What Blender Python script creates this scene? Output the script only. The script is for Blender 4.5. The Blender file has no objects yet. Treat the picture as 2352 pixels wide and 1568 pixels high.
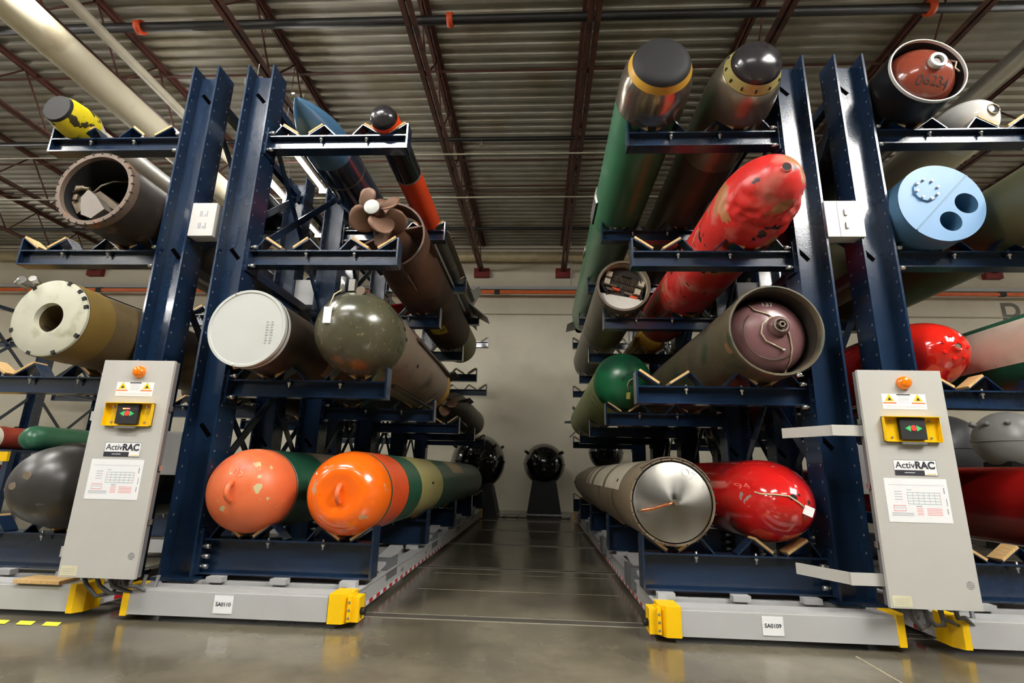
import bpy, bmesh, math, random
from mathutils import Matrix, Vector, noise
PI = math.pi
random.seed(7)
C = bpy.context.scene.collection
sc = bpy.context.scene

# ------------------------------------------------------------------ camera
F = 1180.89; PITCH = .2479; YAW = .0569; ROLL = .0244; HCAM = .8651
_f0 = Vector((-math.sin(YAW), math.cos(YAW), 0)); _r0 = Vector((math.cos(YAW), math.sin(YAW), 0)); _z = Vector((0, 0, 1))
FW = _f0*math.cos(PITCH) + _z*math.sin(PITCH)
_u = -_f0*math.sin(PITCH) + _z*math.cos(PITCH)
RT = _r0*math.cos(ROLL) + _u*math.sin(ROLL)
UP = -_r0*math.sin(ROLL) + _u*math.cos(ROLL)
cd = bpy.data.cameras.new('camera'); cam = bpy.data.objects.new('camera', cd); C.objects.link(cam)
cd.sensor_width = 36; cd.lens = F/2352*36; cd.clip_start = .05; cd.clip_end = 200
M = Matrix((RT, UP, -FW)).transposed().to_4x4(); M.translation = (0, 0, HCAM); cam.matrix_world = M
sc.camera = cam
def at_y(px, py, Y):
    d = FW + RT*((px-1176)/F) - UP*((py-784)/F)
    return Vector((0, 0, HCAM)) + d*(Y/d.y)

# ------------------------------------------------------------------ world / exposure
w = bpy.data.worlds.new('world'); sc.world = w; w.use_nodes = True
w.node_tree.nodes['Background'].inputs[0].default_value = (.62, .60, .56, 1)
w.node_tree.nodes['Background'].inputs[1].default_value = .03
sc.view_settings.view_transform = 'Standard'; sc.view_settings.look = 'None'
sc.view_settings.exposure = 0.25; sc.view_settings.gamma = 1; sc.view_settings.use_curve_mapping = False
TUBE_POWER = 88.0
try:
    sc.cycles.use_denoising = True; sc.cycles.max_bounces = 6; sc.cycles.sample_clamp_indirect = 6
    sc.cycles.caustics_reflective = False; sc.cycles.caustics_refractive = False
except Exception: pass

# ------------------------------------------------------------------ materials
def lin(c): return tuple(((v/255)/12.92 if v/255 <= .04045 else ((v/255+.055)/1.055)**2.4) for v in c)
MATS = {}
def mat(name, col, rough=.5, metal=0.0, var=.12, scale=6.0, wear=None, bump=0.0, bscale=60, coat=0.0, spec=.5, emit=None, trans=0.0, alpha=1.0, stretch=None):
    """procedural principled material; wear = list of (colour, noise scale, threshold 0..1, softness)"""
    if name in MATS: return MATS[name]
    m = bpy.data.materials.new(name); m.use_nodes = True; nt = m.node_tree; N = nt.nodes; L = nt.links
    b = N['Principled BSDF']; col = lin(col)
    tc = N.new('ShaderNodeTexCoord'); src = tc.outputs['Object']
    if stretch:
        mp = N.new('ShaderNodeMapping'); mp.inputs['Scale'].default_value = stretch
        L.new(src, mp.inputs[0]); src = mp.outputs[0]
    n = N.new('ShaderNodeTexNoise'); n.inputs['Scale'].default_value = scale; n.inputs['Detail'].default_value = 5
    L.new(src, n.inputs['Vector'])
    rp = N.new('ShaderNodeValToRGB'); rp.color_ramp.elements[0].position = .3; rp.color_ramp.elements[1].position = .7
    rp.color_ramp.elements[0].color = tuple(max(0, v*(1-var)) for v in col)+(1,)
    rp.color_ramp.elements[1].color = tuple(min(1, v*(1+var)) for v in col)+(1,)
    L.new(n.outputs[0], rp.inputs[0]); out = rp.outputs[0]
    for k, (c2, s2, th, soft) in enumerate(wear or []):
        n2 = N.new('ShaderNodeTexNoise'); n2.inputs['Scale'].default_value = s2; n2.inputs['Detail'].default_value = 6
        mp2 = N.new('ShaderNodeMapping'); mp2.inputs['Location'].default_value = (k*7.3+1.7, k*3.1, k*5.9)
        L.new(src, mp2.inputs[0]); L.new(mp2.outputs[0], n2.inputs['Vector'])
        mr = N.new('ShaderNodeMapRange'); mr.inputs['From Min'].default_value = th; mr.inputs['From Max'].default_value = th+soft
        L.new(n2.outputs[0], mr.inputs['Value'])
        mx = N.new('ShaderNodeMix'); mx.data_type = 'RGBA'; L.new(mr.outputs[0], mx.inputs[0]); L.new(out, mx.inputs[6])
        mx.inputs[7].default_value = lin(c2)+(1,); out = mx.outputs[2]
    L.new(out, b.inputs['Base Color'])
    b.inputs['Roughness'].default_value = rough; b.inputs['Metallic'].default_value = metal
    b.inputs['Specular IOR Level'].default_value = spec
    if coat: b.inputs['Coat Weight'].default_value = coat; b.inputs['Coat Roughness'].default_value = .08
    if trans: b.inputs['Transmission Weight'].default_value = trans
    if alpha < 1: b.inputs['Alpha'].default_value = alpha
    if emit: b.inputs['Emission Color'].default_value = tuple(emit[0])+(1,); b.inputs['Emission Strength'].default_value = emit[1]
    if bump:
        nb = N.new('ShaderNodeTexNoise'); nb.inputs['Scale'].default_value = bscale; nb.inputs['Detail'].default_value = 4; L.new(src, nb.inputs['Vector'])
        bp = N.new('ShaderNodeBump'); bp.inputs['Strength'].default_value = bump; bp.inputs['Distance'].default_value = .01
        L.new(nb.outputs[0], bp.inputs['Height']); L.new(bp.outputs[0], b.inputs['Normal'])
    MATS[name] = m; return m
BLUE = mat('rack blue enamel', (21, 41, 66), .2, var=.08, spec=.7, coat=.35, bump=.06, bscale=90)
GREY = mat('carriage grey paint', (180, 180, 179), .38, var=.03)
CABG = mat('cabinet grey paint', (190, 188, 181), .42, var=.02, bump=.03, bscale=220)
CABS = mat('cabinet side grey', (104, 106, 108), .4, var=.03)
YEL = mat('safety yellow', (250, 200, 12), .36, var=.03, bump=.04, bscale=150)
BLK = mat('black plastic', (18, 18, 19), .6)
DARK = mat('dark void', (10, 10, 10), .8)
ZINC = mat('zinc plated steel', (205, 205, 200), .28, metal=.85)
HOLE = mat('bolt hole glint', (120, 128, 138), .35, metal=.6)  # holes drawn as pale stubs; light through them put into the colour
WOOD = mat('plywood pad', (205, 168, 112), .7, var=.2, scale=14, stretch=(8, 1, 1))
WHITE = mat('white enamel', (205, 203, 198), .35, var=.02)
PAPER = mat('paper', (240, 240, 240), .7, var=.01)
INK = mat('print ink', (35, 35, 45), .7)
ROPE = mat('twine', (205, 190, 150), .9)
STEEL = mat('bare steel', (170, 168, 160), .3, metal=.9, var=.1)

# ------------------------------------------------------------------ mesh helpers
def mesh(name, verts, faces, smooth=False):
    me = bpy.data.meshes.new(name); me.from_pydata([tuple(v) for v in verts], [], faces); me.update()
    if smooth: me.polygons.foreach_set('use_smooth', [True]*len(me.polygons))
    return me
def link(name, me, m=None, parent=None, loc=(0, 0, 0), rot=(0, 0, 0)):
    o = bpy.data.objects.new(name, me); C.objects.link(o)
    if m is not None and me is not None and len(me.materials) == 0: me.materials.append(m)
    o.location = loc; o.rotation_euler = rot
    if parent is not None: o.parent = parent
    return o
class MB:
    def __init__(s): s.v = []; s.f = []; s.sm = []
    def box(s, x0, x1, y0, y1, z0, z1, T=None):
        b = len(s.v); pts = [Vector((x, y, z)) for z in (z0, z1) for y in (y0, y1) for x in (x0, x1)]
        s.v += [T @ p if T else p for p in pts]
        s.f += [tuple(b+i for i in q) for q in ((0,2,3,1),(4,5,7,6),(0,1,5,4),(2,6,7,3),(0,4,6,2),(1,3,7,5))]; s.sm += [False]*6
        return s
    def bar(s, a, b, wd, th, up=(0, 0, 1)):
        a = Vector(a); b = Vector(b); d = (b-a); l = d.length; d.normalize(); u = Vector(up)
        if abs(d.dot(u)) > .98: u = Vector((0, 1, 0))
        sx = d.cross(u).normalized(); u = sx.cross(d)
        T = Matrix((sx, d, u)).transposed().to_4x4(); T.translation = a
        return s.box(-wd/2, wd/2, 0, l, -th/2, th/2, T)
    def prism(s, poly, y0, y1, T=None):
        """poly in xz, extruded along y"""
        b = len(s.v); n = len(poly)
        pts = [Vector((p[0], y0, p[1])) for p in poly]+[Vector((p[0], y1, p[1])) for p in poly]
        s.v += [T @ p if T else p for p in pts]
        s.f += [tuple(b+i for i in range(n)), tuple(b+n+i for i in reversed(range(n)))]
        s.f += [(b+i, b+n+i, b+n+(i+1) % n, b+(i+1) % n) for i in range(n)]; s.sm += [False]*(n+2)
        return s
    def tube(s, pts, r, n=8, caps=True):
        pts = [Vector(p) for p in pts]; b = len(s.v); prev = None
        for i, p in enumerate(pts):
            d = (pts[min(i+1, len(pts)-1)]-pts[max(i-1, 0)]).normalized()
            if prev is None: prev = d.orthogonal().normalized()
            u = (prev-d*prev.dot(d)); u = u.normalized() if u.length > 1e-6 else d.orthogonal().normalized(); prev = u; vv = d.cross(u)
            rr = r[i] if isinstance(r, (list, tuple)) else r
            s.v += [p+(u*math.cos(2*PI*k/n)+vv*math.sin(2*PI*k/n))*rr for k in range(n)]
        for i in range(len(pts)-1):
            for k in range(n):
                s.f.append((b+i*n+k, b+i*n+(k+1) % n, b+(i+1)*n+(k+1) % n, b+(i+1)*n+k)); s.sm.append(True)
        if caps:
            s.f += [tuple(b+k for k in reversed(range(n))), tuple(b+(len(pts)-1)*n+k for k in range(n))]; s.sm += [False]*2
        return s
    def lathe(s, prof, n=48, cx=0, cz=0, a0=0, a1=2*PI):
        """profile [(y, r)] turned about an axis along +y through (cx, cz)"""
        rings = []; P = prof; closed = abs(a1-a0-2*PI) < 1e-6
        kk = n if closed else n+1
        def ring(y, r):
            if r < 1e-6: s.v.append(Vector((cx, y, cz))); return [len(s.v)-1]
            b = len(s.v); s.v.extend(Vector((cx+r*math.cos(a0+(a1-a0)*k/n), y, cz+r*math.sin(a0+(a1-a0)*k/n))) for k in range(kk)); return list(range(b, b+kk))
        last = None
        for i in range(len(P)-1):
            (ya, ra), (yb, rb) = P[i], P[i+1]; fresh = True
            if last is not None:
                (yz, rz) = P[i-1]; a = math.atan2(ra-rz, ya-yz); b = math.atan2(rb-ra, yb-ya)
                dd = abs((a-b+PI) % (2*PI)-PI); fresh = dd > math.radians(38)
            A = ring(ya, ra) if fresh or last is None else last
            B = ring(yb, rb)
            m = kk if closed else kk-1
            for k in range(m):
                k2 = (k+1) % kk
                if len(A) == 1 and len(B) == 1: continue
                if len(A) == 1: s.f.append((A[0], B[k2], B[k]))
                elif len(B) == 1: s.f.append((A[k], A[k2], B[0]))
                else: s.f.append((A[k], A[k2], B[k2], B[k]))
                s.sm.append(True)
            last = B
        return s
    def build(s, name, m, parent=None, loc=(0, 0, 0), rot=(0, 0, 0)):
        me = mesh(name, s.v, s.f); me.polygons.foreach_set('use_smooth', s.sm); me.update()
        return link(name, me, m, parent, loc, rot)
    def me(s, name, m):
        me = mesh(name, s.v, s.f); me.polygons.foreach_set('use_smooth', s.sm); me.materials.append(m); me.update(); return me
def tag(o, label, cat, group=None):
    o['label'] = label; o['category'] = cat
    if group: o['group'] = group
    return o
def thing(name, label, cat, loc=(0, 0, 0), group=None):
    o = bpy.data.objects.new(name, None); C.objects.link(o); o.location = loc; o.empty_display_size = .1
    return tag(o, label, cat, group)
def structure(o): o['kind'] = 'structure'; return o
def text_me(name, s, size, m, align='CENTER', extrude=.0006, bold=0.0):
    cu = bpy.data.curves.new(name, 'FONT'); cu.body = s; cu.size = size; cu.align_x = align; cu.align_y = 'CENTER'; cu.extrude = extrude; cu.offset = bold
    o = bpy.data.objects.new(name, cu); C.objects.link(o)
    me = bpy.data.meshes.new_from_object(o.evaluated_get(bpy.context.evaluated_depsgraph_get()))
    bpy.data.objects.remove(o); bpy.data.curves.remove(cu)
    me.materials.clear(); me.materials.append(m); me.name = name; return me
def text_front(name, s, size, m, parent, loc, rot_y=0, bold=0.0, extrude=.0006):
    """flat lettering facing the viewer (-y)"""
    return link(name, text_me(name, s, size, m, bold=bold, extrude=extrude), m, parent, loc, (PI/2, rot_y, 0))
def text_fit(name, s, width, m, parent, x0, y, z, bold=0.0):
    """flat lettering facing -y that starts at x0 and is exactly width wide, centred on z"""
    me = text_me(name, s, .1, m, align='LEFT', extrude=.0015, bold=bold)
    xs = [v.co.x for v in me.vertices]; ys = [v.co.y for v in me.vertices]; k = width/(max(xs)-min(xs)); a = min(xs); c = (max(ys)+min(ys))/2
    for v in me.vertices: v.co = ((v.co.x-a)*k, (v.co.y-c)*k, v.co.z*k)
    return link(name, me, m, parent, (x0, y, z), (PI/2, 0, 0))
def text_dome(name, s, size, m, parent, cx, cz, ox, oz, rot, surf, bold=0.0):
    """lettering wrapped on a turned front surface: surf(r) gives y"""
    me = text_me(name, s, size, m, bold=bold, extrude=.001)
    ca, sa = math.cos(rot), math.sin(rot)
    bm = bmesh.new(); bm.from_mesh(me); bmesh.ops.subdivide_edges(bm, edges=bm.edges[:], cuts=1); 
    for v in bm.verts:
        x = ox+v.co.x*ca-v.co.y*sa; z = oz+v.co.x*sa+v.co.y*ca
        v.co = (cx+x, surf(math.hypot(x, z))-.0015-v.co.z, cz+z)
    bm.to_mesh(me); bm.free(); return link(name, me, m, parent)
def dome(y0, L, r, n=10, r0=0.0, p=2.0):
    """profile from the tip y0 to full radius r at y0+L"""
    out = []
    for i in range(n+1):
        t = i/n*PI/2; rr = max(r*abs(math.sin(t))**(2/p), 0); yy = y0+L*(1-abs(math.cos(t))**(2/p))
        if rr >= r0-1e-9: out.append((yy, rr))
    return out
def surf_of(prof):
    def f(r):
        best = prof[-1][0]
        for (ya, ra), (yb, rb) in zip(prof, prof[1:]):
            lo, hi = min(ra, rb), max(ra, rb)
            if lo-1e-9 <= r <= hi+1e-9 and hi-lo > 1e-6: return ya+(yb-ya)*(r-ra)/(rb-ra)
        return best
    return f

# ------------------------------------------------------------------ room
X0, X1, YB, YF, ZC = -16.0, 15.0, 12.5, -11.0, 6.63
def floor_mat():
    m = bpy.data.materials.new('polished concrete'); m.use_nodes = True; nt = m.node_tree; N = nt.nodes; L = nt.links; b = N['Principled BSDF']
    tc = N.new('ShaderNodeTexCoord'); n = N.new('ShaderNodeTexNoise'); n.inputs['Scale'].default_value = 1.1; n.inputs['Detail'].default_value = 8; n.inputs['Roughness'].default_value = .62
    L.new(tc.outputs['Object'], n.inputs['Vector'])
    rp = N.new('ShaderNodeValToRGB'); rp.color_ramp.elements[0].position = .32; rp.color_ramp.elements[1].position = .68
    rp.color_ramp.elements[0].color = lin((68, 63, 52))+(1,); rp.color_ramp.elements[1].color = lin((120, 113, 96))+(1,)
    L.new(n.outputs[0], rp.inputs[0])
    n2 = N.new('ShaderNodeTexNoise'); n2.inputs['Scale'].default_value = 9; n2.inputs['Detail'].default_value = 6; L.new(tc.outputs['Object'], n2.inputs['Vector'])
    mr = N.new('ShaderNodeMapRange'); mr.inputs['From Min'].default_value = .7; mr.inputs['From Max'].default_value = .78; L.new(n2.outputs[0], mr.inputs['Value'])
    mx = N.new('ShaderNodeMix'); mx.data_type = 'RGBA'; L.new(mr.outputs[0], mx.inputs[0]); L.new(rp.outputs[0], mx.inputs[6]); mx.inputs[7].default_value = lin((135, 130, 118))+(1,)
    L.new(mx.outputs[2], b.inputs['Base Color'])
    m2 = N.new('ShaderNodeMapRange'); m2.inputs['To Min'].default_value = .1; m2.inputs['To Max'].default_value = .24; L.new(n.outputs[0], m2.inputs['Value']); L.new(m2.outputs[0], b.inputs['Roughness'])
    nb = N.new('ShaderNodeTexNoise'); nb.inputs['Scale'].default_value = 5; L.new(tc.outputs['Object'], nb.inputs['Vector'])
    bp = N.new('ShaderNodeBump'); bp.inputs['Strength'].default_value = .06; bp.inputs['Distance'].default_value = .02; L.new(nb.outputs[0], bp.inputs['Height']); L.new(bp.outputs[0], b.inputs['Normal'])
    b.inputs['Specular IOR Level'].default_value = .6
    return m
fl = structure(MB().box(X0, X1, YF, YB, -.1, 0).build('floor', floor_mat()))
WALL = mat('painted block wall', (226, 218, 196), .75, var=.05, scale=.7, wear=[((214, 205, 184), 1.1, .5, .25)], bump=.05, bscale=30)
WALLW = mat('painted side wall', (222, 219, 210), .75, var=.03, scale=.5)
wb = structure(MB().box(X0, X1, YB, YB+.2, 0, ZC+.3).build('wall_back', WALL))
structure(MB().box(X0-.2, X0, YF, YB+.2, 0, ZC+.3).build('wall_left', WALLW))
structure(MB().box(X1, X1+.2, YF, YB+.2, 0, ZC+.3).build('wall_right', WALLW))
# corrugated roof deck: trapezoid flutes running along x
DECK = mat('galvanised deck', (156, 151, 138), .45, metal=.35, var=.14, scale=1.6, wear=[((138, 128, 106), 1.3, .5, .2)])
pit = .178; yy = YF; dv = []; prof = []
while yy < YB:
    prof += [(yy, ZC), (yy+.055, ZC), (yy+.075, ZC+.045), (yy+.158, ZC+.045)]; yy += pit
prof += [(yy, ZC)]
for (y, z) in prof: dv += [(X0, y, z), (X1, y, z)]
ceil = structure(link('ceiling', mesh('ceiling', dv, [(2*i, 2*i+1, 2*i+3, 2*i+2) for i in range(len(prof)-1)]), DECK))
structure(MB().box(X0-.2, X1+.2, YF-.2, YB+.2, ZC+.2, ZC+.3).build('trim_1', mat('roof membrane', (60, 60, 60), .9)))
# open web joists
RUST = mat('red oxide primer', (86, 48, 38), .6, var=.15, wear=[((60, 34, 28), 5, .55, .1)])
jm = MB()
ZB = 5.85
for s_ in (-1, 1):
    jm.box(s_*.014, s_*.075, YF, YB-.1, ZB, ZB+.008).box(s_*.012, s_*.02, YF, YB-.1, ZB, ZB+.05)
    jm.box(s_*.012, s_*.075, YF, YB-.02, ZC-.012, ZC-.002).box(s_*.012, s_*.02, YF, YB-.02, ZC-.06, ZC-.004)
jme = jm.me('joist', RUST)
dme = MB().tube([(0, 0, ZB+.02), (0, .55, ZC-.04)], .014, 6).tube([(0, .55, ZC-.04), (0, 1.1, ZB+.02)], .014, 6).me('diagonal', RUST)
bme = MB().box(-.2, .2, YB-.14, YB, 5.72, 5.95).me('joist_seat', mat('red bracket', (120, 32, 26), .6))
for k in range(-6, 7):
    jx = .57+2.1*k
    if not X0 < jx < X1: continue
    j = link('joist', jme, None, ceil, (jx, 0, 0))
    for i in range(0, 10):
        link('diagonal', dme, None, j, (0, YB-.3-1.1*(i+1), 0))
    link('joist_seat', bme, None, j)
# bridging angles, pipes and conduits across the joists
def xpipe(name, label, cat, y, z, r, m, n=10, x0=X0+.1, x1=X1-.1, group=None):
    return tag(MB().tube([(x0, y, z), (x1, y, z)], r, n).build(name, m), label, cat, group)
k = ZB-HCAM
PBLK = mat('black sprinkler pipe', (26, 25, 24), .45); PWH = mat('white conduit', (190, 182, 160), .5)
sp1 = xpipe('sprinkler_pipe', 'thick black sprinkler pipe crossing the ceiling nearest the camera', 'pipe', .952*(6.1-HCAM), 6.1, .055, PBLK)
sp2 = xpipe('sprinkler_pipe', 'thin black sprinkler branch pipe across the middle of the ceiling', 'pipe', 1.389*(6.2-HCAM), 6.2, .035, PBLK)
xpipe('sprinkler_pipe', 'black sprinkler branch pipe high near the back wall', 'pipe', 1.996*(6.15-HCAM), 6.15, .04, PBLK)
ORP = mat('orange paint', (225, 84, 40), .5)
for q in (-5.0, -1.12, 4.4): MB().tube([(q-.035, .952*(6.1-HCAM), 6.1), (q+.035, .952*(6.1-HCAM), 6.1)], .085, 14).build('orange_coupling', ORP, sp1)
for q in (-4.9, -1.0, 3.3):
    MB().tube([(q, 1.389*(6.2-HCAM), 6.2), (q, 1.389*(6.2-HCAM), 6.08)], .014, 8).tube([(q, 1.389*(6.2-HCAM), 6.085), (q, 1.389*(6.2-HCAM), 6.08)], .05, 10).build('sprinkler_head', STEEL, sp2)
for q, lab in ((1.465, 'thin pale conduit hung across the joists above the aisle middle'), (1.737, 'thin pale conduit across the joists farther back')):
    xpipe('conduit', lab, 'conduit', q*(ZB-.02-HCAM), ZB-.02, .013, PWH, 8)
for q, z in ((1.108, ZC-.05), (1.50, ZB+.03), (1.70, ZC-.05), (1.66, ZB+.03), (2.2, ZB+.03)):
    link('bridging_angle', MB().box(X0+.1, X1-.1, -.02, .02, -.004, .004).me('bridging_angle', RUST), None, ceil, (0, q*(z-HCAM), z))
# big cream pipe at upper left, steel pipe at upper right
zp = 5.25
tag(MB().tube([(-1.205*(zp-HCAM), YF+.1, zp), (-1.205*(zp-HCAM), YB-.05, zp)], .185, 28).build('ceiling_duct', mat('cream insulation', (222, 212, 184), .55, var=.05, scale=2, wear=[((196, 182, 150), 2.5, .6, .1)])), 'large cream insulated pipe running along the ceiling at upper left', 'pipe')
tag(MB().tube([(-1.06*(5.75-HCAM), YF+.1, 5.75), (-1.06*(5.75-HCAM), YB-.05, 5.75)], .06, 10).build('ceiling_duct', PWH), 'thin tan pipe beside the large cream ceiling pipe', 'pipe')
tag(MB().tube([(1.15*(zp-HCAM), YF+.1, zp), (1.15*(zp-HCAM), YB-.05, zp)], .11, 20).build('ceiling_duct', mat('pipe silver', (200, 198, 190), .2, metal=.7)), 'shiny silver pipe running along the ceiling at upper right', 'pipe')
# back wall services
xpipe('wall_pipe', 'cream horizontal pipe high on the back wall', 'pipe', YB-.25, 6.22, .13, mat('cream pipe', (206, 190, 150), .5), 16)
OR = mat('orange conductor rail', (232, 104, 30), .4)
r_ = thing('crane_rail', 'grey rail with an orange conductor bar along the back wall', 'crane rail', (0, YB-.3, 0))
MB().box(X0+.1, X1-.1, -.05, .05, 5.30, 5.38).build('rail_beam', GREY, r_)
MB().box(X0+.1, X1-.1, -.03, .03, 5.20, 5.275).build('conductor_bar', OR, r_)
clip = MB().box(-.07, .07, -.04, .04, 5.19, 5.3).me('clip', BLK); hang = MB().box(-.012, .012, -.012, .012, 5.38, 6.6).me('hanger_rod', GREY)
for x in (-11.6, -7.4, -4.6, -1.1, 3.4, 7.2, 11.0): link('clip', clip, None, r_, (x, 0, 0))
for x in (-9.3, -4.9, .75, 5.2, 9.6): link('hanger_rod', hang, None, r_, (x, 0, 0))
xpipe('conduit', 'thin steel conduit fixed across the back wall above head of the aisle', 'conduit', YB-.03, 4.75, .014, PWH, 8)
tag(text_front('wall_letter', 'P', 1.0, mat('grey stencil', (120, 116, 108), .8), None, (11.35, YB-.004, 4.75)), 'large grey block letter painted on the back wall at far right', 'letter')
# floor tracks, joint, tape
trk = mat('floor rail steel', (196, 190, 175), .35, metal=.5)
for i in range(5):
    y = 3.40+1.6*i+(.05 if i else 0)
    t = link('floor_track', None, None, fl, (0, y, 0))
    ew = .007 if i == 0 else .0025
    MB().box(X0+.1, X1-.1, -.043-ew, -.043, 0, .0025).build('track_edge', trk, t); MB().box(X0+.1, X1-.1, .043, .043+ew, 0, .0025).build('track_edge', trk, t)
    MB().box(X0+.1, X1-.1, -.043, .043, 0, .0012).build('track_groove', mat('groove grey', (70, 66, 58), .5), t)
link('joint', MB().box(1.607, 1.617, YF+1, 3.0, 0, .0015).me('joint', mat('joint filler', (150, 140, 118), .7)), None, fl)
for i, y in enumerate((4.15, 4.78)):
    link('joint', MB().box(-.9, .6, y, y+.008, 0, .0012).me('joint', mat('joint filler', (150, 140, 118), .7)), None, fl)
tp = link('floor_tape', None, None, fl)
TAPE = mat('yellow tape', (222, 218, 60), .6); TAPK = mat('dark tape', (60, 58, 52), .6)
for i in range(6):
    x = -3.42+i*.15
    me_ = mesh('tape_dash', [(x, 2.93, .002), (x+.09, 2.93, .002), (x+.05, 3.0, .002), (x-.04, 3.0, .002)], [(0, 1, 2, 3)]); link('tape_dash', me_, TAPE, tp)
# ------------------------------------------------------------------ fluorescent fixtures
TUBE = bpy.data.materials.new('lit tube'); TUBE.use_nodes = True
_b = TUBE.node_tree.nodes['Principled BSDF']; _b.inputs['Base Color'].default_value = (1, 1, 1, 1)
_b.inputs['Emission Color'].default_value = (1.0, .985, .945, 1); _b.inputs['Emission Strength'].default_value = TUBE_POWER
def fixture(x, y, length, along, label, z=5.5, n=2):
    o = thing('fluorescent_light', label, 'ceiling light', (x, y, z), 'fluorescent ceiling lights')
    h = length/2; hw = .035 if n < 3 else .05*n
    MB().prism([(-hw, .07), (hw, .07), (hw, .025), (hw-.015, .015), (-hw+.015, .015), (-hw, .025)], -h, h).build('housing', WHITE, o)
    for k_ in range(n):
        tx = 0 if n == 1 else (k_-(n-1)/2)*(.12 if n == 2 else .1)
        MB().tube([(tx, -h+.02, -.012), (tx, h-.02, -.012)], .02, 8).build('tube', TUBE, o)
    for s_ in (-1, 1):
        MB().box(-hw-.045, hw+.045, s_*h-.012, s_*h+.012, -.04, .05).build('end_cap', WHITE, o)
        MB().tube([(0, s_*h*.8, .06), (0, s_*h*.8, ZC-z)], .006, 6).build('hanger', ZINC, o)
    if along == 'x': o.rotation_euler = (0, 0, PI/2)
fx = [(-3.64, 5.75, 1.0, 'y', 'lit strip light above the blue pointed missile, nearest of its row', 5.5, 1),
      (-3.78, 7.25, 1.15, 'y', 'lit strip light seen just left of the blue missile body', 5.5, 1),
      (-4.6, 7.72, .9, 'y', 'lit strip light seen between the two back-to-back left columns', 5.5, 1),
      (-4.6, 9.1, .9, 'y', 'lit strip light farthest back above the left racks', 5.5, 1),
      (-6.35, 7.1, 1.2, 'y', 'lit strip light above the open dark cylinder at left', 5.5, 1),
      (-9.6, 3.6, 2.4, 'y', 'unseen strip light added high over the aisle left of the far left rack'),  # out of view; added to light the left back area
      (-4.8, 2.9, 2.0, 'y', 'wide light just above the far left rack front', 5.5, 6),
      (-13.8, 8.0, 2.4, 'y', 'unseen strip light added near the far left wall'),  # no such fixture visible; put in to brighten the rear left wall
      (5.6, 3.0, 2.0, 'y', 'unseen wide light added just above the far right rack front', 5.5, 4),  # added to mirror the left one, only for its light
      (8.8, 5.2, 2.4, 'y', 'unseen strip light added beyond the right racks'),  # extra hidden fixture, added to light the deep right side
      (13.4, 8.0, 2.4, 'y', 'unseen strip light added near the far right wall')]  # out of view, there only to brighten the far right end
for a in fx: fixture(*a)
ordn = ['first', 'second', 'third', 'fourth', 'fifth', 'sixth']
for yrow, xs, wd, n_ in ((.25, (-8.6, -2.6), 'front', 6), (-2.4, (-8.4, -3.9, .3), 'rear', 2)):
    for kx, x in enumerate(xs):
        fixture(x, yrow, 2.4, 'x', f'strip light over the cross aisle, {ordn[kx]} from the left in the {wd} row', 5.5, n_)
for kx, x in enumerate((3.7, 4.7, 5.7)): fixture(x, -.6, 3.2, 'y', f'wide multi tube light toward the racks, {ordn[kx]} from the left of three', 5.5, 5)
fixture(-11.9, -7.5, 2.4, 'x', 'strip light far behind at the left', 5.5, 6)

# ------------------------------------------------------------------ racks
LEV = {1: (.2018, .21), 2: (1.3166, .115), 3: (2.2665, .115), 4: (3.2189, .115)}
TOP = {l: a+b for l, (a, b) in LEV.items()}
ARM = 1.10; CW = .215; ZTOP = 3.946
def zc(l, r): return TOP[l]+1.189*r-.0257
def V(tip, side, n): return tip-side*(.185 if n == 1 else .828)
ARMME = {}
def arm_meshes(side):
    X = lambda u: -side*u
    out = {}
    def bx(mb, u0, u1, y0, y1, z0, z1): a, b = sorted((X(u0), X(u1))); mb.box(a, b, y0, y1, z0, z1)
    for kind, h, fw in (('upper', .115, .10), ('base', .21, .13)):
        mb = MB(); bx(mb, .01, ARM, 0, fw, 0, .01); bx(mb, .01, ARM, 0, fw, h-.01, h); bx(mb, .01, ARM, fw/2-.005, fw/2+.005, .01, h-.01)
        bx(mb, 0, .013, 0, fw, 0, h+.097)
        bx(mb, ARM-.016, ARM, -.02, fw+.02, -.05 if kind == 'upper' else 0, h+.06)
        out[kind] = mb.me('arm_'+kind, BLUE)
    def plate(poly, t, mname, m, y0=0.0, y1=.10):
        # polyline in (u,z) thickened
        mb = MB()
        for (a, b) in zip(poly, poly[1:]):
            dx, dz = b[0]-a[0], b[1]-a[1]; l = math.hypot(dx, dz); nx, nz = -dz/l*t, dx/l*t
            q = [(X(a[0]), a[1]), (X(b[0]), b[1]), (X(b[0]+nx), b[1]+nz), (X(a[0]+nx), a[1]+nz)]
            if side > 0: q = q[::-1]
            mb.prism(q, y0, y1)
        return mb.me(mname, m)
    out['cradles'] = [plate(p, .008, 'cradle', BLUE) for p in
                      ([(.013, .092), (.145, 0)], [(.215, 0), (.355, .086), (.425, 0)], [(.57, 0), (.66, .086), (.775, 0)], [(.855, 0), (.99, .086), (1.05, 0)])]
    def pad(a, b):
        return plate([a, b], .015, 'pad', WOOD, -.004, .104)
    up = lambda a, b: ((a[0], a[1]), (b[0], b[1]))
    off = .009
    out['pads'] = [pad((.02, .098), (.145, .011)), pad((.222, .012), (.348, .092)), pad((.668, .092), (.768, .014)), pad((.862, .012), (.985, .092))]
    hexm = MB().tube([(0, 0, -.05), (0, 0, .012)], .007, 6).tube([(0, 0, -.028), (0, 0, -.012)], .014, 6).me('bolt', ZINC)
    out['bolt'] = hexm
    out['rbolt'] = MB().tube([(X(0), 0, 0), (X(.03), 0, 0)], .015, 6).tube([(X(.03), 0, 0), (X(.045), 0, 0)], .008, 6).me('bolt', ZINC)
    return out
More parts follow.
